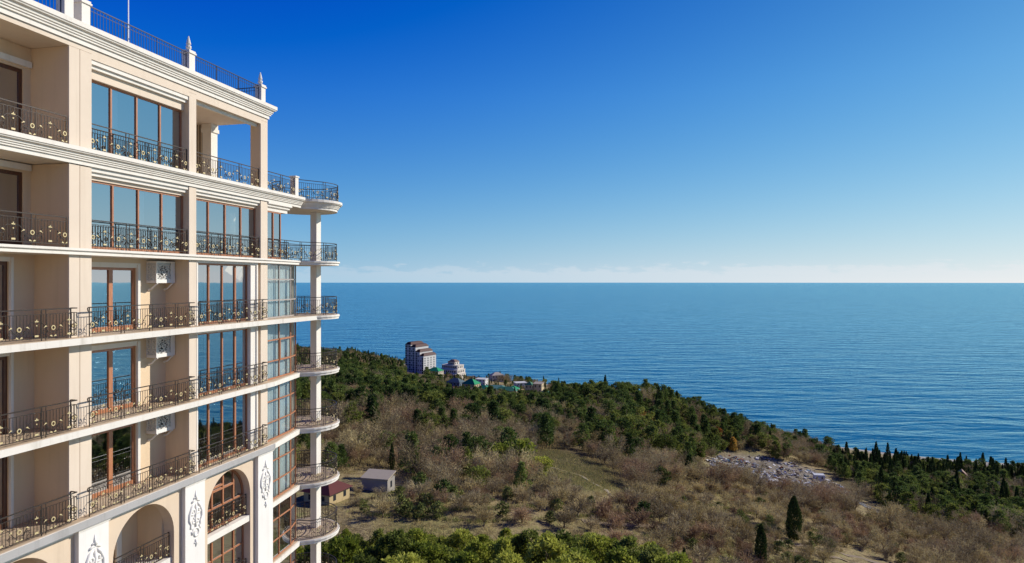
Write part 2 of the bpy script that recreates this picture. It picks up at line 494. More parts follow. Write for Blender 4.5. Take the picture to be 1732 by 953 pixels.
# ------------------------------------------------------------------ sea
def sea_material():
    m = Mat('open_sea_water', (.001, .06, .135), .10, 0, .34)
    m.b.inputs['IOR'].default_value = 1.33
    w1 = m.noise(1.0, 4, .5, m.coords((.011, .034, 1)), .5)
    w2 = m.noise(1.0, 4, .55, m.coords((.045, .11, 1)), .6)
    w3 = m.noise(1.0, 5, .6, m.coords((.0007, .0030, 1)), .5)
    w4 = m.noise(1.0, 4, .6, m.coords((.0042, .0125, 1)), .5)
    h = m.math('ADD', m.math('ADD', m.math('MULTIPLY', w1, 5.5), m.math('MULTIPLY', w2, 1.5)), m.math('MULTIPLY', w4, 5.))
    n = m.n('ShaderNodeBump'); n.inputs['Strength'].default_value = .8; n.inputs['Distance'].default_value = 1.0
    m.l(h, n.inputs['Height'])
    di = m.n('ShaderNodeBsdfDiffuse'); gl = m.n('ShaderNodeBsdfGlossy'); gl.inputs['Roughness'].default_value = .10
    gl.inputs['Color'].default_value = (.50, .86, 1.0, 1)
    m.l(m.ramp(w3, [(.3, (.001, .080, .168)), (.7, (.003, .108, .208))]), di.inputs['Color'])
    fr = m.n('ShaderNodeFresnel'); fr.inputs['IOR'].default_value = 1.33
    for nd in (di, gl, fr): m.l(n.outputs[0], nd.inputs['Normal'])
    mx = m.n('ShaderNodeMixShader'); m.l(m.math('MULTIPLY', fr.outputs[0], .92, clamp=True), mx.inputs[0])
    m.l(di.outputs[0], mx.inputs[1]); m.l(gl.outputs[0], mx.inputs[2]); m.l(mx.outputs[0], m.out.inputs['Surface'])
    return m.m
mb = MB()
rings = [0, 300, 900, 2000, 5000, 12000, 25000, 45000, 70000]
ns = 96
vid = {}
mb.v.append((0, 0, 0))
for r in rings[1:]:
    for q in range(ns):
        mb.v.append((r * math.cos(2 * math.pi * q / ns), r * math.sin(2 * math.pi * q / ns), 0))
for q in range(ns):
    mb.f.append((0, 1 + q, 1 + (q + 1) % ns)); mb.mi.append(0)
for k in range(len(rings) - 2):
    a, b = 1 + k * ns, 1 + (k + 1) * ns
    for q in range(ns):
        q2 = (q + 1) % ns
        mb.f.append((a + q, b + q, b + q2, a + q2)); mb.mi.append(0)
sea = mb.build('sea', sea_material()); sea.location = (0, 300, 0)
tag(sea, 'calm blue sea reaching to the horizon', 'sea', kind='structure')
# ------------------------------------------------------------------ the apartment building
TH = R_(13.34)
D0 = 21.33                                    # camera to facade plane
ZB = 47.0                                     # base of the building below the camera's level
foot = (-D0 * math.cos(TH), D0 * math.sin(TH))
bld = empty('apartment_building', (foot[0], foot[1], SEA - ZB), R_(90) - TH)
tag(bld, 'tall cream and white apartment building with wrought iron balconies and brown windows', 'building')
def bp(name, mb, mat, parent=bld, smooth=False, label=None):
    o = mb.build(name, mat, parent, ZB, smooth)
    if label: o['label'] = label
    return o
F = {1: 4.86, 2: 1.21, 3: -2.05, 4: -5.39, 5: -8.72, 6: -12.04, 7: -15.36, 8: -18.68, 9: -22.0, 10: -25.3}
U0 = 8.0
P0, P1, P2, P3c = (15.2, 16.15), (20.38, 21.36), (26.68, 27.15), (32.18, 32.8)
CC, CRAD = (38.3, .95), 2.03
WROOT = -ZB
def arc(c, r, a0, a1, n):
    return [(c[0] + r * math.cos(a0 + (a1 - a0) * k / n), c[1] + r * math.sin(a0 + (a1 - a0) * k / n)) for k in range(n + 1)]
def joint_arc(r, uj, n=28, back=2.2):
    """arc of the round balcony from its outer joint at u = uj, round the outside, to its inner side"""
    a0 = -math.acos(max(-1, min(1, (uj - CC[0]) / r)))
    a1 = math.acos(max(-1, min(1, (36.4 - CC[0]) / r)))
    return arc(CC, r, a0, a1, n)

# --- walls behind everything: the rooms' shell
mb = MB()
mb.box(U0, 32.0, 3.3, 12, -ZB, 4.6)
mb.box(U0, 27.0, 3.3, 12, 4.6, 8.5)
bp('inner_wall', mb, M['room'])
mb = MB()
mb.box(32.0, 35.7, 3.3, 12, -ZB, 4.2)
bp('end_wall', mb, M['stucco'])

# --- piers (cream, from slab to slab)
def pier(u0, u1, z0, z1, v1=.35, seam=None, v0=0.0):
    mb = MB()
    if seam:
        mb.box(u0, seam - .012, v0, v0 + .06, z0, z1); mb.box(seam + .012, u1, v0, v0 + .06, z0, z1)
    else: mb.box(u0, u1, v0, v0 + .06, z0, z1)
    mb.box(u0, u1, v0 + .06, v1, z0, z1, 1)       # returns share the recess tan, warmed to make up for their shade
    return bp('pier', mb, [M['stucco'], M['tan']])
storeys = [(F[1], 8.55), (F[2], 4.28), (F[3], .97), (F[4], -2.31), (F[5], -5.65)]
for k, (z0, z1) in enumerate(storeys):
    pier(P0[0], P0[1], z0, z1, 1.72)
    pier(P1[0], P1[1], z0, z1, 1.72 if k < 2 else 1.58, 20.84)
    pier(P2[0], P2[1], z0, z1, .9 if k < 2 else 1.3)
    if k == 0: pier(P3c[0], P3c[1], z0, z1, .62)
    else: pier(P3c[0], P3c[1], z0, z1, .9)
# slim white beads at the pier edges of the lower floors
# --- slabs
def slab_outline(v_front, r, uj, vj, u_end_back=36.4):
    ja = joint_arc(r, uj)
    return [(U0, v_front), (32.85, v_front), (uj, ja[0][1] if vj is None else vj)] + ja + [(32.5, 3.2), (U0, 3.2)]
def make_slab(z, thick, v_front, r, uj, mat_edge, name='floor_slab'):
    """floor plate: white moulded edge, tiled top"""
    mb = MB(); ol = slab_outline(v_front, r, uj, None)
    mb.prism(ol, z - thick, z - .02)
    o = bp(name, mb, mat_edge)
    t = MB()
    ol2 = slab_outline(v_front + .06, r - .07, uj + .02, None)
    t.prism(ol2, z - .018, z)
    bp('floor_tiles', t, M['tile'], o)
    return o
for f, th_, vf in ((3, .26, -.42), (4, .26, -.42), (5, .30, -.42)):
    s = make_slab(F[f], th_, vf, CRAD, 37.0 if f == 3 else 36.42, M['slab'])
    m2 = MB()
    ja = joint_arc(CRAD, 36.42)
    m2.sweep([(.035, F[f] - .02), (.05, F[f] - .05), (.05, F[f] - .12), (.02, F[f] - .16), (0, F[f] - .16), (0, F[f] - .02)], ja)
    bp('edge_moulding', m2, M['slab'], s)
s = make_slab(F[2], .24, -.15, CRAD, 36.42, M['white'])
m2 = MB(); m2.sweep([(0, F[2] + .0), (.07, F[2]), (.07, F[2] - .09), (.03, F[2] - .12), (0, F[2] - .12)], [(U0, -.15), (32.85, -.15)] + joint_arc(CRAD, 36.42))
bp('edge_moulding', m2, M['white'], s)

# --- cornice under the top storey, running round the terrace
def cornice(z_top, z_bot, reach, base=0.0):
    """stepped classical profile between two heights, outward from the wall plane"""
    h = z_top - z_bot
    st = [(.16, .0), (.16, .24), (.34, .26), (.34, .35), (.46, .38), (.46, .46), (.58, .49), (.62, .60), (.86, .66), (.90, .72), (1.0, .75), (1.0, 1.0), (0, 1.0)]
    return [(base + o * reach, z_bot + t * h) for o, t in st]
TERR = joint_arc(1.88, 36.55, 36)
path = [(U0, 0), (36.1, .0)]
mb = MB(); mb.sweep(cornice(4.9, 4.30, .34), path); 
o = bp('cornice', mb, M['white'])
mb = MB(); mb.sweep(cornice(4.88, 4.30, .36), TERR)
bp('cornice', mb, M['white'], o)
mb = MB(); mb.prism([(U0, .01), (36.0, .01)] + TERR + [(32.5, 5), (U0, 5)], 4.305, F[1] - .03)
bp('terrace_slab', mb, M['white'])
# --- roof cornice and roof slab
mb = MB(); mb.sweep(cornice(9.45, 8.74, .36), [(U0, 0), (32.82, 0), (32.82, 9)])
o = bp('cornice', mb, M['white'])
mb = MB(); mb.box(U0, 32.8, .0, 9, 8.56, 9.4)
bp('roof', mb, M['stucco'])
# --- lintel boxes of the window bays of the two upper storeys
def header(u0, u1, z_open, z_top, v0=.06, v1=.5):
    mb = MB()
    zt = z_top
    mb.box(u0, u1, v0 + .2, v1, z_open, zt)
    o = bp('lintel', mb, M['stucco'])
    t = MB()
    for (a, b, vv) in ((zt - .16, zt - .002, v0 - .02), (zt - .30, zt - .16, v0 + .07)):
        t.box(u0 + .002, u1 - .002, vv, v0 + .199, a, b)
    bp('shutter_box', t, M['white'], o)
    return o
header(P1[1], P2[0], 7.72, 8.36)
mb = MB(); mb.box(P1[1], P2[0], .0, .5, 8.36, 8.56); bp('lintel', mb, M['stucco'])
mb = MB(); mb.box(P2[1], P3c[0], .0, .5, 8.36, 8.56); bp('lintel', mb, M['stucco'])
t = MB(); t.box(P2[1] + .002, P3c[0] - .002, .22, .36, 8.20, 8.36); bp('shutter_box', t, M['white'])
header(P1[1], P2[0], 3.86, 4.30)
header(P2[1], P3c[0], 3.86, 4.30)

# --- windows
def window(p0, p1, z0, z1, n, transoms=(), mat='wood', depth=.09, curtain=True, full=False, fw=.075, mw=.075, pair=False, parent=bld, flip=False, rails=True):
    """framed glazing between two plan points: > pane, curtain"""
    L = math.hypot(p1[0] - p0[0], p1[1] - p0[1]); a = ((p1[0] - p0[0]) / L, (p1[1] - p0[1]) / L)
    mb = MB()
    mb.obox(p0, a, 0, fw, 0, depth, z0, z1); mb.obox(p0, a, L - fw, L, 0, depth, z0, z1)
    mb.obox(p0, a, fw, L - fw, 0, depth, z1 - fw, z1); mb.obox(p0, a, fw, L - fw, 0, depth, z0, z0 + fw * 1.6)
    for k in range(1, n):
        c = L * k / n; w = mw * (1.5 if pair and k == n - 1 else 1)
        mb.obox(p0, a, c - w / 2, c + w / 2, -.012, depth - .005, z0 + fw * 1.6, z1 - fw)
    for tz_ in transoms:
        mb.obox(p0, a, fw, L - fw, .006, depth - .01, tz_ - .035, tz_ + .035)
    w = bp('window', mb, M[mat], parent)
    g = MB(); b = (-a[1], a[0]); q_ = [(p0[0] + a[0] * s_ + b[0] * depth * .45, p0[1] + a[1] * s_ + b[1] * depth * .45) for s_ in (fw * .6, L - fw * .6)]
    g.quad((*q_[0], z0 + fw), (*q_[1], z0 + fw), (*q_[1], z1 - fw * .6), (*q_[0], z1 - fw * .6))
    bp('pane', g, M['clearglass' if full else 'glass'], w)
    if curtain:
        c = MB(); segs = []
        for k in range(n):
            s0, s1 = L * k / n, L * (k + 1) / n
            wdt = (s1 - s0) * rng.choice((0, .15, .22, .35))
            if full: segs.append((s0 + .03, s1 - .03)); continue
            if wdt: segs.append((s0 + .1 + rng.random() * .2, s0 + .1 + wdt))
        b = (-a[1], a[0])
        for s0, s1 in segs:
            if s1 - s0 < .05: s1 = s0 + .15
            m_ = 8
            for q in range(m_):
                sa, sb = s0 + (s1 - s0) * q / m_, s0 + (s1 - s0) * (q + 1) / m_
                da, db = .22 + .05 * (q % 2), .22 + .05 * ((q + 1) % 2)
                c.quad(*[(p0[0] + a[0] * s_ + b[0] * d_, p0[1] + a[1] * s_ + b[1] * d_, z_) for s_, d_, z_ in ((sa, da, z0 + .02), (sb, db, z0 + .02), (sb, db, z1 - .1), (sa, da, z1 - .1))])
        if segs: bp('curtain', c, M['curtain'], w)
    return w
# rooms: side walls between bays behind the glazing
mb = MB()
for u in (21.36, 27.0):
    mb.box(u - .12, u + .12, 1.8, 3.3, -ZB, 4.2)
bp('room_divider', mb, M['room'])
# top storey, bay B, and second storey bays B and C, D
window((P1[1] + .0, .40), (P2[0], .40), F[1] + .02, 7.72, 4)
window((P1[1] + .0, .32), (P2[0], .32), F[2] + .02, 3.86, 4)
window((P2[1], .32), (P3c[0], .32), F[2] + .02, 3.86, 4)
window((P3c[1] + .02, .16), (34.35, .16), F[2] + .02, 3.84, 2)
window((34.36, .17), (34.36, 3.0), F[2] + .02, 3.84, 2, curtain=False, mat='dkwood')
mb = MB()
mb.sweep([(0, 3.84), (.06, 3.84), (.06, 3.98), (.16, 4.06), (.16, 4.14), (.26, 4.2), (.26, 4.3), (0, 4.3)], [(32.82, .2), (34.9, .2), (34.9, 1.5)])
bp('lintel', mb, M['white'])
mb = MB(); mb.box(32.85, 34.85, .2, 3.2, 3.85, 4.3); bp('lintel', mb, M['stucco'])

# recessed bays
def door_surround(u0, u1, v, z0, z1, w=.16):
    mb = MB()
    mb.box(u0 - w, u0, v - .05, v, z0, z1 + w); mb.box(u1, u1 + w, v - .05, v, z0, z1 + w); mb.box(u0, u1, v - .05, v, z1, z1 + w)
    mb.box(u1 + .02, u1 + w - .05, v - .09, v - .05, z0, z1 + w - .05)
    return mb
def back_wall(u0, u1, v, z0, z1, o0, o1, oz):
    mb = MB()
    mb.box(u0, o0, v, v + .3, z0, z1); mb.box(o1, u1, v, v + .3, z0, z1); mb.box(o0, o1, v, v + .3, oz, z1)
    return bp('wall', mb, M['tan'])
for k, (z0, z1) in enumerate(storeys):
    v = 1.72 if k < 2 else 1.56
    top_ = z1 - (.0 if k >= 1 else 0)
    oz = z0 + 2.75 if k else z0 + 2.85
    for (a, b) in ((P0[1], P1[0]), (11.0, P0[0])):
        o0, o1 = a + .6, b - 1.0 if k >= 2 else b - .3
        wl = back_wall(a, b, v, z0, top_, o0, o1, oz)
        if k >= 2 or k == 0:
            sm = MB()
            if k == 0: sm.box(o0, b - .05, v - .12, v - .002, oz + .1, oz + .32)
            else: sm = door_surround(o0, o1, v - .002, z0, oz)
            bp('door_surround', sm, M['white'], wl)
        else:
            sm = MB(); sm.box(a + .3, b - .05, v - .1, v - .002, oz + .08, oz + .3); bp('door_surround', sm, M['white'], wl)
        window((o0, v + .05), (o1, v + .05), z0 + .01, oz, 3, mat='dkwood', curtain=False, fw=.13)
mb = MB(); mb.box(U0, 11.0, 0, 3.3, -ZB, 8.56); bp('wall', mb, M['stucco'])
# a rough block wall seen inside the top-left room
mb = MB(); mb.box(16.4, 20.1, 3.0, 3.28, F[1] + .01, 8.4); bp('block_wall', mb, M['brick'])
for k in (2, 3, 4):
    z0, z1 = storeys[k]
    v = 1.25
    wl = back_wall(20.7, P2[0], v, z0, z1, 21.02, 24.92, z0 + 2.62)
    bp('door_surround', door_surround(21.02, 24.92, v - .002, z0, z0 + 2.62, .2), M['white'], wl)
    window((21.02, v + .06), (24.92, v + .06), z0 + .01, z0 + 2.62, 3, mat='wood', fw=.11, mw=.2, curtain=False)
    # bay C: framed four-pane window with a white surround
    zt = z1
    sm = MB(); sm.box(P2[1], P2[1] + .2, .06, .5, z0, zt - .12); bp('wall', sm, M['white'])
    sm = MB(); sm.box(31.38, 31.97, .06, .5, z0, zt - .12); wl = bp('wall', sm, M['white'])
    mo = MB()
    mo.box(P2[1] + .002, 31.97, .02, .5, zt - .12, zt - .002); mo.box(P2[1] + .06, 31.9, .0, .3, zt - .06, zt - .004)
    mo.box(P2[1] + .03, P2[1] + .1, .0, .06, z0, zt - .12); mo.box(31.82, 31.94, .0, .06, z0, zt - .12)
    bp('surround', mo, M['white'], wl)
    sm = MB(); sm.box(31.97, P3c[0], .6, .9, z0, zt); bp('wall', sm, M['tan'])
    window((P2[1] + .2, .26), (31.38, .26), z0 + .01, zt - .13, 4, pair=True)
# --- the glazed bay at the end of the facade
for f in (3, 4, 5, 6, 7, 8, 9):
    z0 = F[f]; z1 = F[f - 1] - (.24 if f == 3 else .28)
    tr = (z0 + 1.0, z0 + 2.15)
    mt = 'pale_frame' if f == 3 else 'wood'
    window((P3c[1] + .02, .06), (35.6, .30), z0 + .01, z1, 2, tr, mt, .07, True, f <= 6, .05, .05)
    window((35.61, .303), (36.7, .62), z0 + .01, z1, 1, tr, mt, .07, f <= 6, f <= 6, .05, .05)
    mb = MB(); mb.box(36.45, 36.66, .72, 3.3, z0, z1); bp('wall', mb, M['stucco'])
    if f == 4:
        s_ = MB()
        s_.obox((34.21, .178), (.9963, .0860), .02, 1.33, -.04, .0, z0 + .96, z0 + 1.06); s_.obox((34.21, .178), (.9963, .0860), .02, 1.33, -.04, 0, z0 + 2.1, z0 + 2.2)
        s_.obox((34.21, .178), (.9963, .0860), .02, .1, -.04, 0, z0 + 1.06, z0 + 2.1); s_.obox((34.21, .178), (.9963, .0860), 1.25, 1.33, -.04, 0, z0 + 1.06, z0 + 2.1)
        bp('window_sash', s_, M['wood'])
# round balcony slabs of the lower floors, with the straight strip under the glazing
for f in (6, 7, 8, 9):
    mb = MB()
    ja = joint_arc(CRAD, 36.42)
    mb.prism([(32.85, -.16), (36.42, ja[0][1])] + ja + [(33, 3.2), (32.85, 3.2)], F[f] - .27, F[f] - .02)
    o = bp('floor_slab', mb, M['slab'])
    t = MB(); ja2 = joint_arc(CRAD - .07, 36.45)
    t.prism([(32.86, -.1), (36.42, ja2[0][1])] + ja2 + [(33, 3.1)], F[f] - .018, F[f]); bp('floor_tiles', t, M['tile'], o)
    m2 = MB(); m2.sweep([(.035, F[f] - .02), (.05, F[f] - .05), (.05, F[f] - .12), (.02, F[f] - .16), (0, F[f] - .16), (0, F[f] - .02)], ja); bp('edge_moulding', m2, M['slab'], o)
# column carrying the round balconies
cz = [4.3] + [F[f] for f in (2, 3, 4, 5, 6, 7, 8, 9)]
for k in range(len(cz) - 1):
    mb = MB(); zt = cz[k] - (0 if k == 0 else .25)
    mb.box(38.55, 39.1, .32, .74, cz[k + 1], zt)
    bp('column', mb, M['white'])

# --- loggia of the top storey: rear pillar and masonry end wall
mb = MB(); mb.box(32.25, 32.78, 3.08, 3.62, F[1], 8.1); mb.box(32.2, 32.85, 3.02, 3.68, 8.1, 8.3); mb.box(32.23, 32.8, 3.05, 3.65, 8.3, 8.55)
bp('pillar', mb, M['white'])
mb = MB(); mb.box(32.4, 32.7, 3.62, 6.0, F[1], 8.56); mb.box(27.0, 32.4, 5.8, 6.0, F[1], 8.56)
bp('masonry_wall', mb, M['brick'])
mb = MB(); mb.box(26.8, 27.1, .9, 5.8, F[1], 8.56); bp('wall', mb, M['stucco'])
# terrace post
mb = MB(); mb.box(35.62, 35.95, .02, .36, F[1], F[1] + 1.18); mb.box(35.58, 35.99, -.02, .4, F[1] + 1.18, F[1] + 1.26)
bp('terrace_post', mb, M['white'])

# --- wrought iron railings
def along(path):
    L = [0]
    for a, b in zip(path, path[1:]): L.append(L[-1] + math.hypot(b[0] - a[0], b[1] - a[1]))
    def pos(s):
        s = max(0, min(L[-1], s))
        for k in range(len(path) - 1):
            if s <= L[k + 1] + 1e-9:
                t = (s - L[k]) / max(1e-9, L[k + 1] - L[k])
                a, b = path[k], path[k + 1]
                d = (b[0] - a[0], b[1] - a[1]); l = math.hypot(*d) or 1
                return (a[0] + d[0] * t, a[1] + d[1] * t), (d[0] / l, d[1] / l)
    return L[-1], pos
def railing(path, z, h=1.08, parent=bld, fancy=True, mat='iron', curls=(0, 0), fine=.125, rot=0):
    L, pos = along(path)
    mb = MB(); go = MB()
    def P(s, zz, off=0):
        (x, y), d = pos(s); return (x + d[1] * off, y - d[0] * off, z + zz)
    for zz, r in ((h, .027), (h - .16, .014), (.10, .018)):
        mb.tube([(x, y, z + zz) for x, y in path], r, 4)
    nb = max(2, round(L / fine)); mod = 1.28
    for k in range(nb + 1):
        s = L * k / nb
        mb.tube([P(s, .02 if k in (0, nb) else .10), P(s, h - .16 if fancy else h)], .0105, 4, caps=False)
    npst = max(1, round(L / (1.55 if fancy else 1.9)))
    for k in range(npst + 1):
        s = L * k / npst
        mb.tube([P(s, 0), P(s, h + .0)], .02, 4)
        if fancy and 0 < k < npst and L / npst > 1:
            mb.tube([P(s + .17, 0), P(s + .17, h)], .014, 4)
    if not fancy:
        return bp('railing', mb, M[mat], parent)
    nm = max(1, round(L / mod)); w = L / nm
    for k in range(nm):
        c = (k + .5) * w
        # two mirrored S-scrolls rising to the middle of each module
        for sg in (-1, 1):
            pts = []
            for q in range(13):
                t = q / 12
                pts.append(P(c + sg * (.06 + t * (w * .46)), .62 - .30 * t + .10 * math.sin(t * 2 * math.pi), .016))
            mb.tube(pts, .013, 4)
            pts = []
            for q in range(9):
                an = q / 8 * 1.6 * math.pi
                rr = .11 * (1 - q / 14)
                pts.append(P(c + sg * (w * .26 + rr * math.cos(an)), .28 + rr * math.sin(an), .016))
            mb.tube(pts, .011, 4)
            # gilded leaf on the scroll
            lc = c + sg * w * .26; z_ = .47
            go.poly([P(lc - sg * .075, z_ - .03, .03), P(lc, z_ + .01, .035), P(lc + sg * .07, z_ + .03, .03), P(lc + sg * .01, z_ + .06, .03)])
        # flower with three petals, bud and name-less plate
        for dx, dz_, sx_, sz_ in ((0, .70, .022, .062), (-.04, .675, .042, .022), (.04, .675, .042, .022), (0, .54, .026, .03)):
            go.poly([P(c + dx - sx_, z_ := .0 + dz_, .03), P(c + dx, dz_ - sz_, .03), P(c + dx + sx_, dz_, .03), P(c + dx, dz_ + sz_, .03)])
        for a_, b_ in ((c - .07, c + .07),):
            go.poly([P(a_, .155, .03), P(b_, .155, .03), P(b_, .215, .03), P(a_, .215, .03)])
    for k in range(nm + 1):
        s = max(.1, min(L - .1, k * w))
        ring = []
        for q in range(10):
            an = q / 10 * 2 * math.pi
            ring.append(P(s + .066 * math.cos(an), .44 + .07 * math.sin(an), .03))
        go.tube(ring, .012, 4, closed=True)
        for sg in (-1, 1):
            go.poly([P(s + sg * .02, .13, .03), P(s + sg * .13, .15, .03), P(s + sg * .10, .20, .03), P(s + sg * .05, .17, .03)])
    # scrolled ends
    for on, s, sg in ((curls[0], 0, -1), (curls[1], L, 1)):
        if on:
            (x, y), d = pos(s)
            mb.tube([(x + d[0] * sg * t, y + d[1] * sg * t, z + zz) for t, zz in ((0, h), (.05, h), (.08, h - .04), (.06, h - .13), (0, h - .16))], .02, 4)
    o = bp('railing', mb, M[mat], parent)
    g = bp('gilt_ornament', go, M['gold'], o)
    sol = g.modifiers.new('thickness', 'SOLIDIFY'); sol.thickness = .02; sol.offset = 0
    return o
# top two storeys: between the piers
for f in (1, 2):
    v = .12 if f == 1 else .10
    railing([(11.1, .06), (P0[0] - .1, .06)], F[f] + .02)
    railing([(P0[1] + .03, .06), (P1[0] - .06, .06)], F[f] + .02)
    railing([(P1[1] + .03, v), (P2[0] - .03, v)], F[f] + .02)
    railing([(P2[1] + .03, v), (P3c[0] - .03, v)], F[f] + .02)
railing([(P3c[1] + .03, .1), (35.6, .1)], F[1] + .02)
railing([(36.0, .1)] + joint_arc(1.98, 36.7, 24)[1:], F[1] + .02)
railing([(P3c[1] + .03, .0), (36.3, -.0)] + joint_arc(CRAD - .13, 36.6, 24)[1:], F[2] + .02)
for f in (3, 4, 5):
    vv = -.28
    railing([(11.1, vv), (15.55, vv)], F[f], curls=(0, 1))
    railing([(15.9, 0), (15.9, vv), (20.44, vv), (20.44, -.01)], F[f])
    railing([(20.98, vv), (26.68, vv), (26.68, -.01)], F[f], curls=(1, 0))
    railing([(26.99, vv), (32.35, vv), (32.35, -.01)], F[f], curls=(1, 0))
for f in (3, 4, 5, 6, 7, 8):
    railing([(36.74, .58)] + joint_arc(CRAD - .13, 36.85, 26), F[f])

# --- arcade storeys under the big balcony
ARC = [(18.2, 1.66), (23.93, 1.67), (29.45, 1.66)]
AZC, SPR = -9.28, -10.94
def arch_wall(c, r, u0, u1, z_top, z_bot, v0, v1, n=24):
    mb = MB(); fr = []
    for k in range(n + 1):
        an = math.pi - math.pi * k / n
        fr.append((c + r * math.cos(an), SPR + (r - .0) * math.sin(an)))
    pts = [(c - r, z_bot)] + fr + [(c + r, z_bot)]
    for v, fl in ((v0, 0), (v1, 1)):
        mb.poly([(u0, v, z_bot), (pts[0][0], v, z_bot), (pts[1][0], v, pts[1][1]), (u0, v, pts[1][1])])
        mb.poly([(pts[-1][0], v, z_bot), (u1, v, z_bot), (u1, v, pts[1][1]), (pts[-1][0], v, pts[1][1])])
        mb.poly([(u0, v, pts[1][1]), (pts[1][0], v, pts[1][1]), (pts[1][0], v, z_top), (u0, v, z_top)])
        mb.poly([(pts[-2][0], v, pts[1][1]), (u1, v, pts[1][1]), (u1, v, z_top), (pts[-2][0], v, z_top)])
        for (a, za), (b, zb) in zip(fr, fr[1:]):
            mb.poly([(a, v, za), (b, v, zb), (b, v, z_top), (a, v, z_top)])
    for (a, za), (b, zb) in zip(pts, pts[1:]):
        mb.poly([(a, v0, za), (a, v1, za), (b, v1, zb), (b, v0, zb)])
    return bp('arch_wall', mb, M['archwall'])
zt = F[5] - .32
bounds = [(P0[1], 20.5), (21.85, 26.06), (27.36, 31.5)]
for i, ((c, r), (u0, u1)) in enumerate(zip(ARC, bounds)):
    arch_wall(c, r, u0, u1, zt, -ZB, -.1, .42)
    mb = MB()
    mb.sweep([(0, zt - .16), (.05, zt - .16), (.05, zt - .1), (.1, zt - .07), (.1, zt), (0, zt)], [(u0, -.1), (u1, -.1)])
    bp('moulding', mb, M['white'])
for (u0, u1) in ((15.0, P0[1]), (20.5, 21.85), (26.06, 27.36), (31.5, 32.84)):
    mb = MB(); mb.box(u0, u1, -.3, .4, -ZB, zt - .1); o = bp('panel', mb, M['panel'])
    t = MB(); t.sweep([(0, zt - .1), (.04, zt - .1), (.04, zt - .05), (.08, zt - .03), (.08, zt), (0, zt)], [(u0, .0), (u0, -.3), (u1, -.3), (u1, .0)])
    bp('moulding', t, M['white'], o)
# second, grey weathered lip of the slab over the arcade
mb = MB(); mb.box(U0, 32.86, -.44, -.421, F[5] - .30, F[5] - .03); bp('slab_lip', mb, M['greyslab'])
# relief scrolls on the panels
def relief(uc, z_top, parent):
    mb = MB(); v = -.295
    def T(pts, r): mb.tube([(uc + x, v, z_top - y) for x, y in pts], [q * 1.25 for q in r] if isinstance(r, list) else r * 1.25, 6)
    def spiral(cx, cy, r, a0, turns, sg):
        out_ = []
        for q in range(15):
            t = q / 14; an = a0 + sg * t * turns * 2 * math.pi; rr = r * (1 - .75 * t)
            out_.append((cx + rr * math.cos(an), cy + rr * math.sin(an)))
        return out_
    T([(0, 0), (.0, .2), (.02, .42)], [.015, .05, .07])
    T([(-.26, .50), (-.1, .44), (.1, .44), (.26, .52)], .045)
    T([(-.14, .36), (0, .30), (.14, .38)], .035)
    for sg in (-1, 1):
        T([(sg * .08, .55), (sg * .26, .72), (sg * .40, 1.0), (sg * .42, 1.25), (sg * .30, 1.45), (sg * .33, 1.62), (sg * .2, 1.66)], [.05, .06, .065, .06, .05, .05, .03])
        T(spiral(sg * .17, .92, .17, 0 if sg > 0 else math.pi, 1.2, sg), .042)
        T(spiral(sg * .15, 1.36, .14, -math.pi / 2, 1.1, -sg), .04)
    T(spiral(.02, 1.92, .27, math.pi, 1.3, 1), .05)
    T([(0, .55), (.03, .9), (-.03, 1.3), (.0, 1.65)], [.05, .07, .06, .05])
    T([(-.28, 1.78), (-.2, 1.95)], .04); T([(.24, 1.62), (.3, 1.8)], .04)
    T([(0, 2.2), (.05, 2.42), (.0, 2.55)], [.05, .06, .02]); T([(-.1, 2.36), (.12, 2.38)], .035)
    return bp('relief_ornament', mb, M['panel'], parent, True)
for uc in (21.2, 26.72, 32.15): relief(uc, F[5] - .72, bld)
# recess behind the open arches
for (c, r), (u0, u1) in list(zip(ARC, bounds))[:2]:
    for f in (6, 7, 8):
        z0, z1 = F[f], F[f - 1] - .25
        wl = back_wall(u0 - .2, u1 + .2, 1.7, z0, z1, u0 + .4, c + .35, z0 + 2.6)
        window((u0 + .4, 1.75), (c + .35, 1.75), z0, z0 + 2.6, 2, mat='dkwood', curtain=False)
        mb = MB(); mb.box(u0 - .3, c - r - .001, .425, 1.69, z0, z1); bp('wall', mb, M['tan'])
        mb = MB(); mb.box(c + r - .12, u1 + .3, .425, 1.69, z0, z1); bp('wall', mb, M['tan'])
        sm = MB(); sm.box(c + .35, c + .6, 1.62, 1.698, z0, z0 + 2.75); bp('door_surround', sm, M['white'], wl)
        mb = MB(); mb.box(c - r + .003, c + r - .003, .02, 3.2, z0 - .26, z0); bp('floor_slab', mb, M['slab'])
        railing([(c - r + .05, .12), (c + r - .05, .12)], z0)
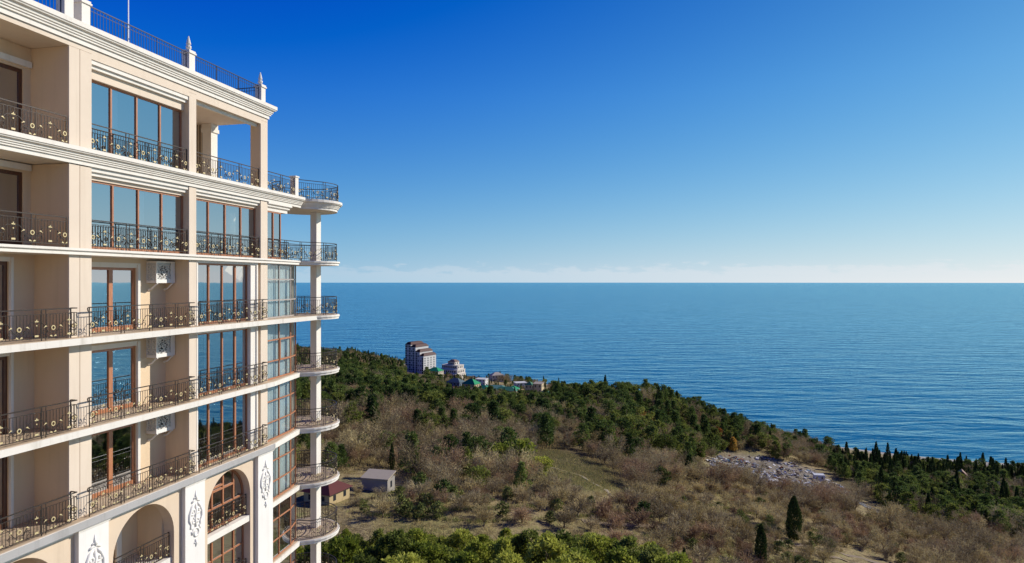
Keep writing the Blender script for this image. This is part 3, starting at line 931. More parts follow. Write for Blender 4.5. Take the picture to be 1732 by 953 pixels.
# bay C: arched window above, rectangular windows below
c, r = ARC[2]
def arched_window(c, r, z0, v):
    mb = MB(); w = .1; n = 20; v1 = v + .09
    fr = [(c + r * math.cos(math.pi * (1 - k / n)), SPR + r * math.sin(math.pi * (1 - k / n))) for k in range(n + 1)]
    fi = [(c + (r - w) * math.cos(math.pi * (1 - k / n)), SPR + (r - w) * math.sin(math.pi * (1 - k / n))) for k in range(n + 1)]
    for k in range(n):
        for vv in (v,):
            mb.quad((fr[k][0], vv, fr[k][1]), (fr[k + 1][0], vv, fr[k + 1][1]), (fi[k + 1][0], vv, fi[k + 1][1]), (fi[k][0], vv, fi[k][1]))
        mb.quad((fi[k][0], v, fi[k][1]), (fi[k + 1][0], v, fi[k + 1][1]), (fi[k + 1][0], v1, fi[k + 1][1]), (fi[k][0], v1, fi[k][1]))
    mb.box(c - r, c - r + w, v, v1, z0, SPR); mb.box(c + r - w, c + r, v, v1, z0, SPR); mb.box(c - r + w, c + r - w, v, v1, z0, z0 + .16)
    for q in (-1, 0, 1):
        x = c + q * r * .5; hh = math.sqrt((r - w) ** 2 - (q * r * .5) ** 2)
        mb.box(x - .045, x + .045, v - .01, v1, z0 + .16, SPR + hh)
    mb.box(c - r + w, c + r - w, v + .006, v1 - .01, z0 + 1.02, z0 + 1.1)
    mb.box(c - r * .5 + .045, c - .045, v - .004, v1 - .012, z0 + 2.0, z0 + 2.1); mb.box(c - r + w, c + r - w, v + .004, v1 - .014, SPR + .9, SPR + .98) if False else None
    for q in (-1, 0):
        mb.box(c + q * r * .5 + .05, c + (q + 1) * r * .5 - .05, v - .006, v1 - .014, SPR + .72, SPR + .82)
    wd = bp('window', mb, M['wood'])
    g = MB(); g.poly([(c - r + .05, v + .045, z0 + .1), (c + r - .05, v + .045, z0 + .1)] + [(x, v + .045, z) for x, z in reversed([(c + (r - .05) * math.cos(math.pi * (1 - k / n)), SPR + (r - .05) * math.sin(math.pi * (1 - k / n))) for k in range(n + 1)])])
    bp('pane', g, M['glass'], wd)
arched_window(c, r - .004, F[6], .28)
railing([(c - r + .05, .12), (c + r - .05, .12)], F[6])
for f in (6, 7, 8):
    mb = MB(); mb.box(c - r + .003, c + r - .003, -.06, 1.2, F[f] - .3, F[f]); bp('floor_slab', mb, M['white'])
for f in (7, 8):
    window((c - r + .003, .28), (c + r - .003, .28), F[f] + .01, F[f - 1] - .3, 4, (F[f] + 1.9,), 'wood')
    railing([(c - r + .05, .12), (c + r - .05, .12)], F[f])

# --- roof railing, posts with finials
def roof_post(u, v=.02, w=.19):
    mb = MB(); z = 9.4
    mb.box(u - w, u + w, v, v + 2 * w, z, z + .95)
    mb.box(u - w - .05, u + w + .05, v - .05, v + 2 * w + .05, z + .95, z + 1.02); mb.box(u - w - .02, u + w + .02, v - .02, v + 2 * w + .02, z + 1.02, z + 1.1)
    cx, cy = u, v + w
    mb.lathe(cx, cy, [(.10, z + 1.1), (.07, z + 1.16), (.13, z + 1.24), (.12, z + 1.32), (.06, z + 1.36), (.11, z + 1.42), (.02, z + 1.78)], 10)
    return bp('roof_post', mb, M['white'], bld)
for u in (20.4, 21.13, 26.9, 32.45, 15.7): roof_post(u)
railing([(11, .18), (15.5, .18)], 9.4, 1.0, fancy=False, mat='roofiron', fine=.15)
railing([(15.9, .18), (20.2, .18)], 9.4, 1.0, fancy=False, mat='roofiron', fine=.15)
railing([(21.34, .18), (26.7, .18)], 9.4, 1.0, fancy=False, mat='roofiron', fine=.15)
railing([(27.1, .18), (32.25, .18)], 9.4, 1.0, fancy=False, mat='roofiron', fine=.15)
railing([(32.5, .45), (32.5, 8)], 9.4, 1.0, fancy=False, mat='roofiron', fine=.15)

# world position of a point of the building
def b2w(u, v, z):
    d = (math.sin(TH), math.cos(TH)); n_ = (math.cos(TH), -math.sin(TH))
    return (foot[0] + u * d[0] - v * n_[0], foot[1] + u * d[1] - v * n_[1], SEA + z)
# --- mast on the roof
mb = MB(); mb.tube([(0, 0, 0), (0, 0, 1.4), (0, 0, 4.2)], [.035, .03, .018], 6); mb.box(-.12, .12, -.12, .12, -.001, .04)
x, y, z = b2w(23.9, .7, 9.4)
o = mb.build('mast', Mat('white_painted_mast', (.8, .8, .78), .4).m); o.location = (x, y, z)
tag(o, 'thin white mast rising above the roof railing of the cream building', 'mast')

# --- air conditioners in ornamented white cages, hung from the recess wall
def air_conditioner(u0, u1, v0, v1, z0, z1, label):
    c = b2w((u0 + u1) / 2, v1, z0)
    root = empty('air_conditioner', c, R_(90) - TH)
    tag(root, label, 'air conditioner', 'caged air conditioners on the balconies')
    w, d, h = u1 - u0, v1 - v0, z1 - z0
    mb = MB(); mb.box(-w / 2 + .06, w / 2 - .06, -d + .08, -.02, .08, h - .06)
    body = mb.build('body', Mat('white_unit_casing', (.55, .55, .53), .5).m, root)
    g = MB(); g.lathe(0, 0, [(.0, 0), (.26, 0), (.28, .02), (.1, .05)], 16)
    fan = g.build('fan', Mat('dark_fan_recess', (.03, .03, .03), .6).m, body)
    fan.rotation_euler = (R_(90), 0, 0); fan.location = (-.1, -d + .08, h / 2)
    fr = MB()
    for x0, x1 in ((-w / 2, -w / 2 + .06), (w / 2 - .06, w / 2)):
        fr.box(x0, x1, -d, -d + .04, 0, h); fr.box(x0, x1, -.04, 0, 0, h)
    fr.box(-w / 2 + .06, w / 2 - .06, -d, -d + .04, h - .07, h); fr.box(-w / 2 + .06, w / 2 - .06, -d, -d + .04, 0, .16)
    fr.box(-w / 2, -w / 2 + .05, -d + .04, -.04, h - .07, h); fr.box(-w / 2, -w / 2 + .05, -d + .04, -.04, 0, .12)
    fr.box(w / 2 - .24, w / 2 - .06, -d + .002, -d + .038, .16, h - .07)
    fr.build('cage_frame', M['panel'], root)
    gr = MB()
    for row in range(3):
        for colm in range(3):
            cx = -w / 2 + .16 + colm * (w - .42) / 2.5; cz = .26 + row * (h - .36) / 2.6
            for sg in (-1, 1):
                pts = []
                for q in range(11):
                    t = q / 10; an = (row + colm) * 1.3 + sg * t * 2.2 * math.pi; rr = .125 * (1 - .7 * t)
                    pts.append((cx + sg * .05 + rr * math.cos(an), -d + .015, cz + rr * math.sin(an)))
                gr.tube(pts, .017, 4)
    for row in range(3):
        for colm in range(2):
            cy = -d + .14 + colm * (d - .25); cz = .22 + row * (h - .3) / 2.6
            pts = []
            for q in range(11):
                t = q / 10; an = row * 1.3 + t * 2.2 * math.pi; rr = .12 * (1 - .7 * t)
                pts.append((-w / 2 + .015, cy + rr * math.cos(an), cz + rr * math.sin(an)))
            gr.tube(pts, .018, 4)
    gr.build('scroll_grille', M['panel'], root)
    br = MB()
    br.tube([(-w / 2 + .1, -.02, -.3), (-w / 2 + .1, -.2, -.25), (-w / 2 + .1, -d + .1, -.06), (-w / 2 + .1, -d + .02, -.02)], [.05, .04, .04, .03], 6)
    br.build('bracket', M['panel'], root); br = MB()
    br.tube([(w / 2 - .1, -.02, -.3), (w / 2 - .1, -.2, -.25), (w / 2 - .1, -d + .1, -.06), (w / 2 - .1, -d + .02, -.02)], [.05, .04, .04, .03], 6)
    br.build('bracket', M['panel'], root)
air_conditioner(25.5, 26.64, .72, 1.24, -.08, .88, 'caged white air conditioner on the topmost balcony that has one, sunlit scroll grille')
air_conditioner(25.5, 26.64, .72, 1.24, -3.36, -2.4, 'caged white air conditioner on the middle of three balconies, half in shade')
air_conditioner(25.5, 26.64, .72, 1.24, -6.7, -5.75, 'caged white air conditioner on the balcony just above the arches')
# ------------------------------------------------------------------ foliage materials
def leaf_mat(name, dark, mid, light, trans=.25, patch=.10):
    dark, mid, light = (tuple(min(.62, x * k) for x, k in zip(q, (1.35, 1.33, 1.1))) for q in (dark, mid, light))
    m = Mat(name, mid, .7, 0, .12)
    g = m.n('ShaderNodeNewGeometry')
    sc_ = m.n('ShaderNodeMapping'); sc_.inputs['Scale'].default_value = (patch,) * 3
    m.l(g.outputs['Position'], sc_.inputs[0])
    big = m.noise(1, 2, .5, sc_.outputs[0])
    oi = m.n('ShaderNodeObjectInfo')
    wide = m.n('ShaderNodeMapping'); wide.inputs['Scale'].default_value = (.018,) * 3; m.l(g.outputs['Position'], wide.inputs[0])
    far = m.noise(1, 3, .5, wide.outputs[0])
    f = m.math('ADD', m.math('MULTIPLY', g.outputs['Random Per Island'], .40), m.math('MULTIPLY', big, .70))
    f = m.math('ADD', f, m.math('ADD', m.math('MULTIPLY', oi.outputs['Random'], .34), m.math('MULTIPLY', far, .5)))
    f = m.math('SUBTRACT', f, .28)
    c = m.ramp(f, [(.25, dark), (.58, mid), (.9, light)])
    m.col(c)
    if trans:
        tr = m.n('ShaderNodeBsdfTranslucent'); m.l(c, tr.inputs[0])
        mx = m.n('ShaderNodeMixShader'); mx.inputs[0].default_value = trans
        m.l(m.b.outputs[0], mx.inputs[1]); m.l(tr.outputs[0], mx.inputs[2]); m.l(mx.outputs[0], m.out.inputs['Surface'])
    return m.m
M['bark'] = leaf_mat('grey_brown_bark', (.07, .05, .035), (.12, .09, .065), (.2, .16, .12), 0)
M['twig'] = leaf_mat('brown_bare_twigs', (.080, .058, .034), (.178, .136, .084), (.34, .275, .18), .2, .13)
M['twig_tan'] = leaf_mat('straw_coloured_twigs', (.12, .088, .044), (.24, .185, .10), (.44, .36, .21), .22, .13)
M['twig_red'] = leaf_mat('reddish_brown_twigs', (.09, .054, .034), (.19, .12, .078), (.34, .23, .155), .2, .13)
M['paletwig'] = leaf_mat('pale_bare_twigs', (.25, .19, .13), (.40, .32, .22), (.55, .46, .33), .38, .06)
M['orange'] = leaf_mat('orange_autumn_leaves', (.20, .075, .02), (.33, .13, .035), (.42, .2, .06), .2)
M['gold_leaf'] = leaf_mat('golden_autumn_leaves', (.24, .13, .02), (.36, .21, .04), (.46, .3, .08), .2)
M['pine'] = leaf_mat('dark_pine_needles', (.012, .024, .008), (.046, .076, .021), (.13, .165, .045), .32, .11)
M['olivepine'] = leaf_mat('olive_green_needles', (.02, .03, .008), (.085, .108, .024), (.20, .215, .055), .36, .11)
M['youngpine'] = leaf_mat('bright_green_young_needles', (.03, .05, .008), (.15, .18, .026), (.33, .33, .07), .42, .12)
M['cypress'] = leaf_mat('blackish_cypress_foliage', (.011, .022, .008), (.028, .048, .016), (.075, .10, .03), .12, .05)
M['bush'] = leaf_mat('olive_bush_leaves', (.034, .048, .014), (.10, .12, .038), (.20, .21, .075), .2, .08)
M['scrub'] = leaf_mat('dry_brown_scrub', (.08, .056, .03), (.19, .14, .074), (.37, .29, .16), .22, .10)
M['straw'] = leaf_mat('dry_grass_blades', (.15, .115, .045), (.29, .23, .105), (.45, .37, .19), .35, .05)

# ------------------------------------------------------------------ tree prototypes (quad arrays)
def cards(P, D, L, W, r=nrg):
    """thin quads at P along D: arrays of verts (4n,3)"""
    P = np.asarray(P, float); D = np.asarray(D, float)
    D = D / (np.linalg.norm(D, axis=1, keepdims=True) + 1e-9)
    q = r.normal(size=D.shape); S = np.cross(D, q); S /= (np.linalg.norm(S, axis=1, keepdims=True) + 1e-9)
    L = np.broadcast_to(np.asarray(L, float).reshape(-1, 1), (len(P), 1)); W = np.broadcast_to(np.asarray(W, float).reshape(-1, 1), (len(P), 1))
    a, b = P, P + D * L
    V = np.stack([a - S * W * .5, a + S * W * .5, b + S * W * .32, b - S * W * .32], 1).reshape(-1, 3)
    return V
def wood_quads(mb):
    F4 = [f for f in mb.f if len(f) == 4]
    return np.array(mb.v, float), np.array(F4, int)
def make_proto(wood_mb, crown_V):
    wv, wf = wood_quads(wood_mb)
    cf = np.arange(len(crown_V)).reshape(-1, 4)
    return {'wv': wv, 'wf': wf, 'cv': np.asarray(crown_V, float), 'cf': cf}
def limb_path(r, a, b, n=4, wob=.12):
    a = np.array(a); b = np.array(b); L = np.linalg.norm(b - a)
    return [tuple(a + (b - a) * k / n + (r.normal(size=3) * wob * L * .25 if 0 < k < n else 0)) for k in range(n + 1)]
def proto_bare(seed, H=8, R=3.6, n_twig=650, spread=.35, tw=.075):
    r = np.random.default_rng(seed); mb = MB(); tips = []; dirs = []
    ht = H * r.uniform(.18, .3)
    mb.tube([(0, 0, -.4), (0, 0, ht * .5), (r.normal() * .1, r.normal() * .1, ht)], [.2, .17, .14], 4)
    for k in range(r.integers(6, 9)):
        an = k * 2.4 + r.uniform(-.5, .5); el = r.uniform(.35, 1.0); rr = R * r.uniform(.5, .85)
        e = (rr * math.cos(an), rr * math.sin(an), ht + (H - ht) * (.35 + .55 * el * r.uniform(.7, 1)))
        p = limb_path(r, (0, 0, ht * r.uniform(.7, 1)), e)
        mb.tube(p, [.11, .085, .06, .045, .02], 4)
        for j in range(5):
            o = np.array(p[r.integers(1, 5)]); d = np.array([math.cos(an), math.sin(an), .7]) + r.normal(size=3) * .6
            d /= np.linalg.norm(d); l = R * r.uniform(.25, .5)
            e2 = o + d * l
            mb.tube([tuple(o), tuple((o + e2) / 2 + r.normal(size=3) * .08), tuple(e2)], [.045, .03, .012], 4)
            tips += [o + d * l * t for t in (.4, .7, 1.0)]; dirs += [d] * 3
    tips = np.array(tips); dirs = np.array(dirs)
    i = r.integers(0, len(tips), n_twig)
    P = tips[i] + r.normal(size=(n_twig, 3)) * R * .17
    D = dirs[i] + r.normal(size=(n_twig, 3)) * .7 + np.array([0, 0, .35])
    return make_proto(mb, cards(P, D, r.uniform(.45, 1.2, n_twig), tw * r.uniform(.6, 1.5, n_twig), r))
def proto_clumps(seed, H, R, base, n_cl, per, leaf, shape='round', trunk=.16, fill=.5):
    """evergreen crown: leaf clumps spread unevenly through the crown's volume, with gaps"""
    r = np.random.default_rng(seed); mb = MB()
    mb.tube([(0, 0, -.4), (r.normal() * .1, r.normal() * .1, H * .4), (r.normal() * .2, r.normal() * .2, H * .85)], [trunk, trunk * .8, trunk * .3], 4)
    P = []; D = []; lob = r.uniform(0, 6.28, 4)
    for k in range(n_cl):
        t = r.uniform(0, 1); an = r.uniform(0, 6.28)
        if shape == 'round': prof = math.sin(math.pi * min(1, .12 + .88 * t)) ** .55
        elif shape == 'umbrella': prof = (.35 + .65 * t) if t < .75 else 1.0 - (t - .75) * 2.2
        elif shape == 'cone': prof = (1 - t) ** .8 * .95 + .08
        else: prof = math.sin(math.pi * (.1 + .9 * t)) ** .5
        irregular = 1 + .22 * math.sin(2 * an + lob[0]) + .15 * math.sin(3 * an + lob[1] + 4 * t) + r.normal() * .08
        rr = R * prof * irregular * math.sqrt(r.uniform(.3, 1))
        z = base + (H - base) * t + r.normal() * .12
        c = np.array([rr * math.cos(an), rr * math.sin(an), z])
        if k < 9: mb.tube([(0, 0, max(base * .7, z - R * .5)), tuple(c * .6 + np.array([0, 0, z * .4 - R * .08])), tuple(c)], [trunk * .4, trunk * .28, .02], 4)
        cs = R * .19 * r.uniform(.7, 1.35)
        q = r.normal(size=(per, 3)); q /= np.linalg.norm(q, axis=1, keepdims=True)
        P.append(c + q * cs * np.array([1.15, 1.15, .75]) * r.uniform(.4, 1, (per, 1))); D.append(q + np.array([0, 0, .45]) + r.normal(size=(per, 3)) * .5)
    P = np.concatenate(P); D = np.concatenate(D)
    return make_proto(mb, cards(P, D, leaf * r.uniform(.7, 1.5, len(P)), leaf * .62 * r.uniform(.7, 1.3, len(P)), r))
def proto_cypress(seed, H=11, R=1.15, n=1000, leaf=.5, column=False):
    r = np.random.default_rng(seed); mb = MB()
    mb.tube([(0, 0, -.4), (0, 0, H * .5), (0, 0, H * .9)], [.16, .12, .03], 4)
    t = r.uniform(0, 1, n) ** .9; an = r.uniform(0, 6.28, n)
    prof = np.where(t < .25, .55 + 1.8 * t, 1.0 - ((t - .25) / .75) ** 1.9 * .97)
    if column: prof = np.where(t < .12, .7 + 2.5 * t, 1.0 - np.maximum(0, (t - .35) / .65) ** 2.3 * .95)
    rr = R * prof * (1 + .15 * np.sin(3 * an + 9 * t) + r.normal(size=n) * .1) * np.sqrt(r.uniform(.55, 1, n))
    P = np.stack([rr * np.cos(an), rr * np.sin(an), .5 + (H - .8) * t], 1)
    D = np.stack([np.cos(an) * .45, np.sin(an) * .45, np.ones(n) * 1.2], 1) + r.normal(size=(n, 3)) * .3
    return make_proto(mb, cards(P, D, leaf * r.uniform(.8, 1.5, n), leaf * .5 * r.uniform(.7, 1.3, n), r))
PR = {
    'bare_tree': [proto_bare(s, H, R, n) for s, H, R, n in ((1, 8.2, 3.8, 1350), (2, 7, 3.5, 1200), (3, 9.2, 4.1, 1450), (4, 6.4, 3.6, 1200), (5, 7.8, 3.2, 1100), (6, 8.6, 4.4, 1500))],
    'pine_tree': [proto_clumps(11, 10, 3.5, 2.2, 70, 20, .5, 'umbrella'), proto_clumps(12, 9, 3.2, 1.2, 70, 20, .5, 'round'), proto_clumps(13, 11.5, 3.4, 1.6, 75, 20, .5, 'cone'),
                  proto_clumps(14, 8.5, 3.8, 2.0, 70, 20, .5, 'umbrella'), proto_clumps(15, 10.5, 3.0, 1.5, 66, 20, .5, 'round')],
    'cypress_tree': [proto_cypress(21), proto_cypress(22, 12.5, 1.1), proto_cypress(23, 9.5, 1.0)],
    'evergreen_bush': [proto_clumps(31, 2.4, 1.5, .2, 34, 16, .3, 'round', .06), proto_clumps(32, 1.8, 1.6, .15, 34, 16, .3, 'round', .06), proto_clumps(33, 3.2, 1.6, .3, 40, 16, .32, 'round', .07)],
    'bare_bush': [proto_bare(41, 3.2, 2.0, 700, tw=.065), proto_bare(42, 2.6, 1.9, 640, tw=.065), proto_bare(43, 3.8, 2.2, 760, tw=.065)],
    'young_pine': [proto_clumps(51, 8.5, 2.5, .8, 160, 36, .28, 'round', .12), proto_clumps(52, 9.5, 2.7, 1.0, 165, 34, .28, 'round', .13), proto_clumps(53, 7.5, 2.3, .6, 140, 34, .26, 'round', .12), proto_clumps(54, 9, 2.6, .8, 160, 36, .28, 'umbrella', .12)],
}
CROWN = {'bare_tree': 'twig', 'pine_tree': 'pine', 'cypress_tree': 'cypress', 'evergreen_bush': 'bush', 'bare_bush': 'twig', 'young_pine': 'youngpine'}
CAT = {'bare_tree': 'tree', 'pine_tree': 'pine', 'cypress_tree': 'cypress', 'evergreen_bush': 'bush', 'bare_bush': 'bush', 'young_pine': 'pine'}
_mesh = {}
def crown_of(kind, k):
    if kind == 'bare_tree' and k in (1, 4) or kind == 'bare_bush' and k == 2: return 'twig_tan'
    if kind == 'bare_tree' and k == 2 or kind == 'bare_bush' and k == 1: return 'twig_red'
    return 'olivepine' if kind == 'pine_tree' and k in (1, 3) else CROWN[kind]
def arr_mesh(name, V, Fq, mats, mi=None):
    me = bpy.data.meshes.new(name)
    n, m = len(V), len(Fq)
    me.vertices.add(n); me.vertices.foreach_set('co', np.asarray(V, np.float32).ravel())
    me.loops.add(m * 4); me.loops.foreach_set('vertex_index', np.asarray(Fq, np.int32).ravel())
    me.polygons.add(m); me.polygons.foreach_set('loop_start', np.arange(0, m * 4, 4, dtype=np.int32))
    try: me.polygons.foreach_set('loop_total', np.full(m, 4, np.int32))
    except Exception: pass
    for x in mats: me.materials.append(x)
    if mi is not None: me.polygons.foreach_set('material_index', np.asarray(mi, np.int32))
    me.update(calc_edges=True); me.validate()
    return me
def plant(kind, k, loc, s, rot, label, group, parts=True, crown=None, sz=None):
    """one tree or bush: an Empty with trunk and crown, or for small distant ones a single mesh"""
    p = PR[kind][k]; cm = M[crown or crown_of(kind, k)]
    if parts:
        kt, kc = (kind, k, 't'), (kind, k, 'c', cm.name)
        if kt not in _mesh: _mesh[kt] = arr_mesh('trunk', p['wv'], p['wf'], [M['bark']])
        if kc not in _mesh: _mesh[kc] = arr_mesh('crown', p['cv'], p['cf'], [cm])
        o = empty(kind, loc, rot)
        for nm, me_ in (('trunk', _mesh[kt]), ('crown', _mesh[kc])):
            c = bpy.data.objects.new(nm, me_); COL.objects.link(c); c.parent = o
    else:
        kw = (kind, k, 'w', cm.name)
        if kw not in _mesh:
            V = np.concatenate([p['wv'], p['cv']]); Fq = np.concatenate([p['wf'], p['cf'] + len(p['wv'])])
            _mesh[kw] = arr_mesh(kind, V, Fq, [M['bark'], cm], np.r_[np.zeros(len(p['wf'])), np.ones(len(p['cf']))])
        o = bpy.data.objects.new(kind, _mesh[kw]); COL.objects.link(o); o.location = loc; o.rotation_euler = (0, 0, rot)
    o.scale = (s, s, sz or s)
    tag(o, label, CAT[kind], group)
    return o
def mass(name, items, label, crown=None):
    """the surplus past the individuals: one merged object (items: kind, variant, loc, scale, rot)"""
    Vs, Fs, Ms = [], [], []; off = 0
    mats = [M['bark']]; mid = {}
    for kind, k, loc, s, rot in items:
        p = PR[kind][k]; cm = crown_of(kind, k)
        if cm not in mid: mid[cm] = len(mats); mats.append(M[cm])
        c, sn = math.cos(rot), math.sin(rot); Rm = np.array([[c, sn, 0], [-sn, c, 0], [0, 0, 1]]) * s
        V = np.concatenate([p['wv'], p['cv']]) @ Rm + np.array(loc)
        Vs.append(V); Fs.append(np.concatenate([p['wf'], p['cf'] + len(p['wv'])]) + off); off += len(V)
        Ms.append(np.r_[np.zeros(len(p['wf'])), np.full(len(p['cf']), mid[cm])])
    if not items: return
    o = bpy.data.objects.new(name, arr_mesh(name, np.concatenate(Vs), np.concatenate(Fs), mats, np.concatenate(Ms)))
    COL.objects.link(o); tag(o, label, kind='stuff')
    return o

# ------------------------------------------------------------------ where things grow (areas given by their outline as seen from the camera, on the real ground)
def grid_points(sp, x0=-425, x1=770, y0=90, y1=1180, seed=5):
    r = np.random.default_rng(seed)
    X, Y = np.meshgrid(np.arange(x0, x1, sp), np.arange(y0, y1, sp))
    X = X.ravel() + r.uniform(-.48, .48, X.size) * sp; Y = Y.ravel() + r.uniform(-.48, .48, Y.size) * sp
    Z = ground(X, Y); px, py = w2px(X, Y, Z)
    ok = (Z > 1.2) & (px > -500) & (px < 2500) & (py < 1150)
    return X[ok], Y[ok], Z[ok], px[ok], py[ok]
# clearings: houses, rubble, paths and open grass
CLEAR = [RUBBLE, [(722, 632), (800, 640), (935, 660), (935, 688), (880, 690), (830, 682), (770, 688), (726, 650)], [(680, 618), (722, 618), (722, 660), (690, 655)], [(1225, 765), (1300, 762), (1300, 785), (1225, 785)], [(608, 795), (672, 795), (676, 836), (608, 836)], [(530, 805), (598, 805), (598, 856), (530, 856)], [(1360, 806), (1440, 822), (1500, 862), (1485, 882), (1410, 855)],
         [(893, 758), (965, 762), (1032, 793), (1062, 852), (1030, 852), (1000, 838), (893, 832)]]
ZONES = [  # outline, spacing, {kind: share}, keep share, where it is, in words
    ('pine', [(-500, 640), (430, 632), (560, 628), (650, 630), (720, 640), (800, 672), (860, 690), (850, 712), (760, 705), (700, 700), (640, 712), (560, 700), (-500, 730)], 6.0, {'pine_tree': .86, 'bare_tree': .14}, 1.0, 'in the dark pine wood left of the seaside tower block'),
    ('skyline', [(-500, 560), (430, 594), (640, 600), (690, 612), (700, 632), (650, 632), (560, 630), (430, 634), (-500, 640)], 7.0, {'cypress_tree': .32, 'bare_tree': .4, 'pine_tree': .28}, 1.0, 'on the ridge line against the sea left of the tower block'),
    ('village', [(690, 612), (790, 625), (860, 640), (960, 655), (960, 672), (860, 672), (780, 665), (700, 642)], 10.0, {'cypress_tree': .2, 'pine_tree': .45, 'bare_tree': .35}, .8, 'among the green roofed houses by the sea'),
    ('gardens', [(722, 634), (800, 642), (935, 662), (935, 686), (830, 680), (726, 648)], 8.0, {'pine_tree': .4, 'cypress_tree': .25, 'bare_tree': .35}, .75, 'in the gardens between the green roofed houses'),
    ('slope', [(-500, 730), (430, 704), (560, 702), (640, 712), (700, 702), (850, 714), (930, 740), (1010, 762), (1100, 778), (1190, 790), (1180, 830), (1090, 838), (1040, 830), (900, 842), (760, 842), (660, 800), (560, 805), (430, 800), (-500, 1000)], 6.2, {'bare_tree': .80, 'pine_tree': .10, 'evergreen_bush': .10}, .95, 'on the brushy slope below the pine wood'),
    ('centre', [(850, 690), (900, 672), (960, 668), (1060, 690), (1120, 720), (1200, 745), (1250, 765), (1190, 785), (1100, 775), (1010, 760), (930, 738), (850, 712)], 6.4, {'bare_tree': .48, 'pine_tree': .46, 'evergreen_bush': .06}, .97, 'in the mixed wood in the middle of the hillside'),
    ('hump', [(960, 665), (1040, 670), (1130, 668), (1200, 688), (1250, 712), (1330, 750), (1250, 765), (1200, 745), (1120, 720), (1060, 690), (960, 670)], 6.6, {'pine_tree': .72, 'bare_tree': .22, 'cypress_tree': .06}, 1.0, 'on the wooded knoll standing out against the sea'),
    ('strip', [(1250, 742), (1330, 748), (1420, 768), (1400, 795), (1330, 780), (1235, 765)], 6.0, {'bare_tree': .85, 'pine_tree': .15}, .95, 'in the brown belt of trees between the rubble tip and the shore'),
    ('row', [(1395, 775), (1500, 782), (1732, 800), (2500, 830), (2500, 856), (1732, 830), (1560, 822), (1440, 818), (1400, 800)], 4.8, {'cypress_tree': .6, 'pine_tree': .36, 'bare_tree': .04}, 1.0, 'in the dark belt of cypresses along the shore'),
    ('park', [(1440, 830), (1560, 825), (1732, 834), (2500, 860), (2500, 990), (1732, 920), (1640, 905), (1540, 880), (1470, 858)], 6.4, {'pine_tree': .74, 'bare_tree': .14, 'cypress_tree': .12}, .88, 'in the evergreen park right of the rubble tip'),
    ('lower', [(1400, 870), (1470, 862), (1560, 885), (1660, 908), (1732, 925), (2500, 1000), (2500, 1100), (1600, 1000), (1470, 935), (1400, 905)], 5.2, {'bare_bush': .55, 'bare_tree': .22, 'evergreen_bush': .23}, .9, 'in the bare thicket below the evergreen park'),
    ('meadow', [(600, 850), (760, 842), (1040, 832), (1180, 832), (1300, 840), (1420, 852), (1440, 930), (1300, 1000), (1100, 960), (900, 905), (700, 880), (600, 885)], 4.5, {'bare_bush': .76, 'evergreen_bush': .15, 'bare_tree': .09}, .72, 'on the dry terraced meadow'),
    ('tipside', [(1180, 800), (1215, 800), (1280, 820), (1360, 845), (1440, 850), (1440, 870), (1330, 868), (1180, 835)], 5.0, {'bare_bush': .6, 'bare_tree': .3, 'evergreen_bush': .1}, .8, 'on the strip between the rubble tip and the terraced meadow'),
]
KINDWORD = {'bare_tree': 'leafless grey brown tree', 'pine_tree': 'dark green pine', 'cypress_tree': 'slim blackish cypress', 'evergreen_bush': 'rounded olive green bush', 'bare_bush': 'low leafless brown bush'}
cand = {k: [] for k in CROWN}
for zi, (zn, poly, sp, mixd, keep, phrase) in enumerate(ZONES):
    X, Y, Z, px, py = grid_points(sp, seed=100 + zi)
    ok = inpoly(px, py, poly)
    for cpoly in (() if zn == 'gardens' else CLEAR): ok &= ~inpoly(px, py, cpoly)
    X, Y, Z, px, py = (a[ok] for a in (X, Y, Z, px, py))
    r = np.random.default_rng(300 + zi)
    kinds = list(mixd); pr = np.array([mixd[k] for k in kinds])
    for x, y, z, ax, ay in zip(X, Y, Z, px, py):
        if r.random() > keep: continue
        # kinds come in patches
        nz_ = mnoise.noise(Vector((x / 45, y / 45, zi * 7.3))) * 2.4
        pp = pr.copy()
        if len(pp) > 1: pp[0] = max(.06, pp[0] * (1 + nz_)); pp /= pp.sum()
        k = kinds[r.choice(len(kinds), p=pp)]
        s = r.uniform(.6, 1.25)
        if zn == 'row' and k == 'cypress_tree': s *= r.uniform(.6, 1.1)
        if zn in ('centre', 'slope') and k == 'bare_tree': s *= r.uniform(.65, 1.1)
        if zn in ('slope', 'centre') and k == 'evergreen_bush': s *= 1.5
        if zn == 'meadow' and k == 'bare_tree': s *= .6
        if zn == 'row' and k != 'cypress_tree': s *= .75
        if zn == 'gardens': s *= .5
        if zn in ('skyline', 'village'): s *= .85
        cand[k].append((zn, phrase, x, y, z, s, r.uniform(0, 6.28), int(r.integers(len(PR[k]))), ax, ay))
LIMIT = {'bare_tree': 285, 'pine_tree': 285, 'cypress_tree': 200, 'evergreen_bush': 180, 'bare_bush': 280}
REST = []
stats = {}
INDIV = []
for kind, lst in cand.items():
    if kind == 'young_pine': continue
    vis = [c for c in lst if 470 < c[8] < 1760 and c[9] < 985]
    vis.sort(key=lambda c: -c[5] / c[3])
    top_, rest = vis[:LIMIT[kind]], vis[LIMIT[kind]:]
    far = [c for c in lst if not (470 < c[8] < 1760 and c[9] < 985)]
    stats[kind] = (len(vis), len(far))
    INDIV += [(kind, c) for c in top_]
    REST += [(kind, c) for c in rest + far]
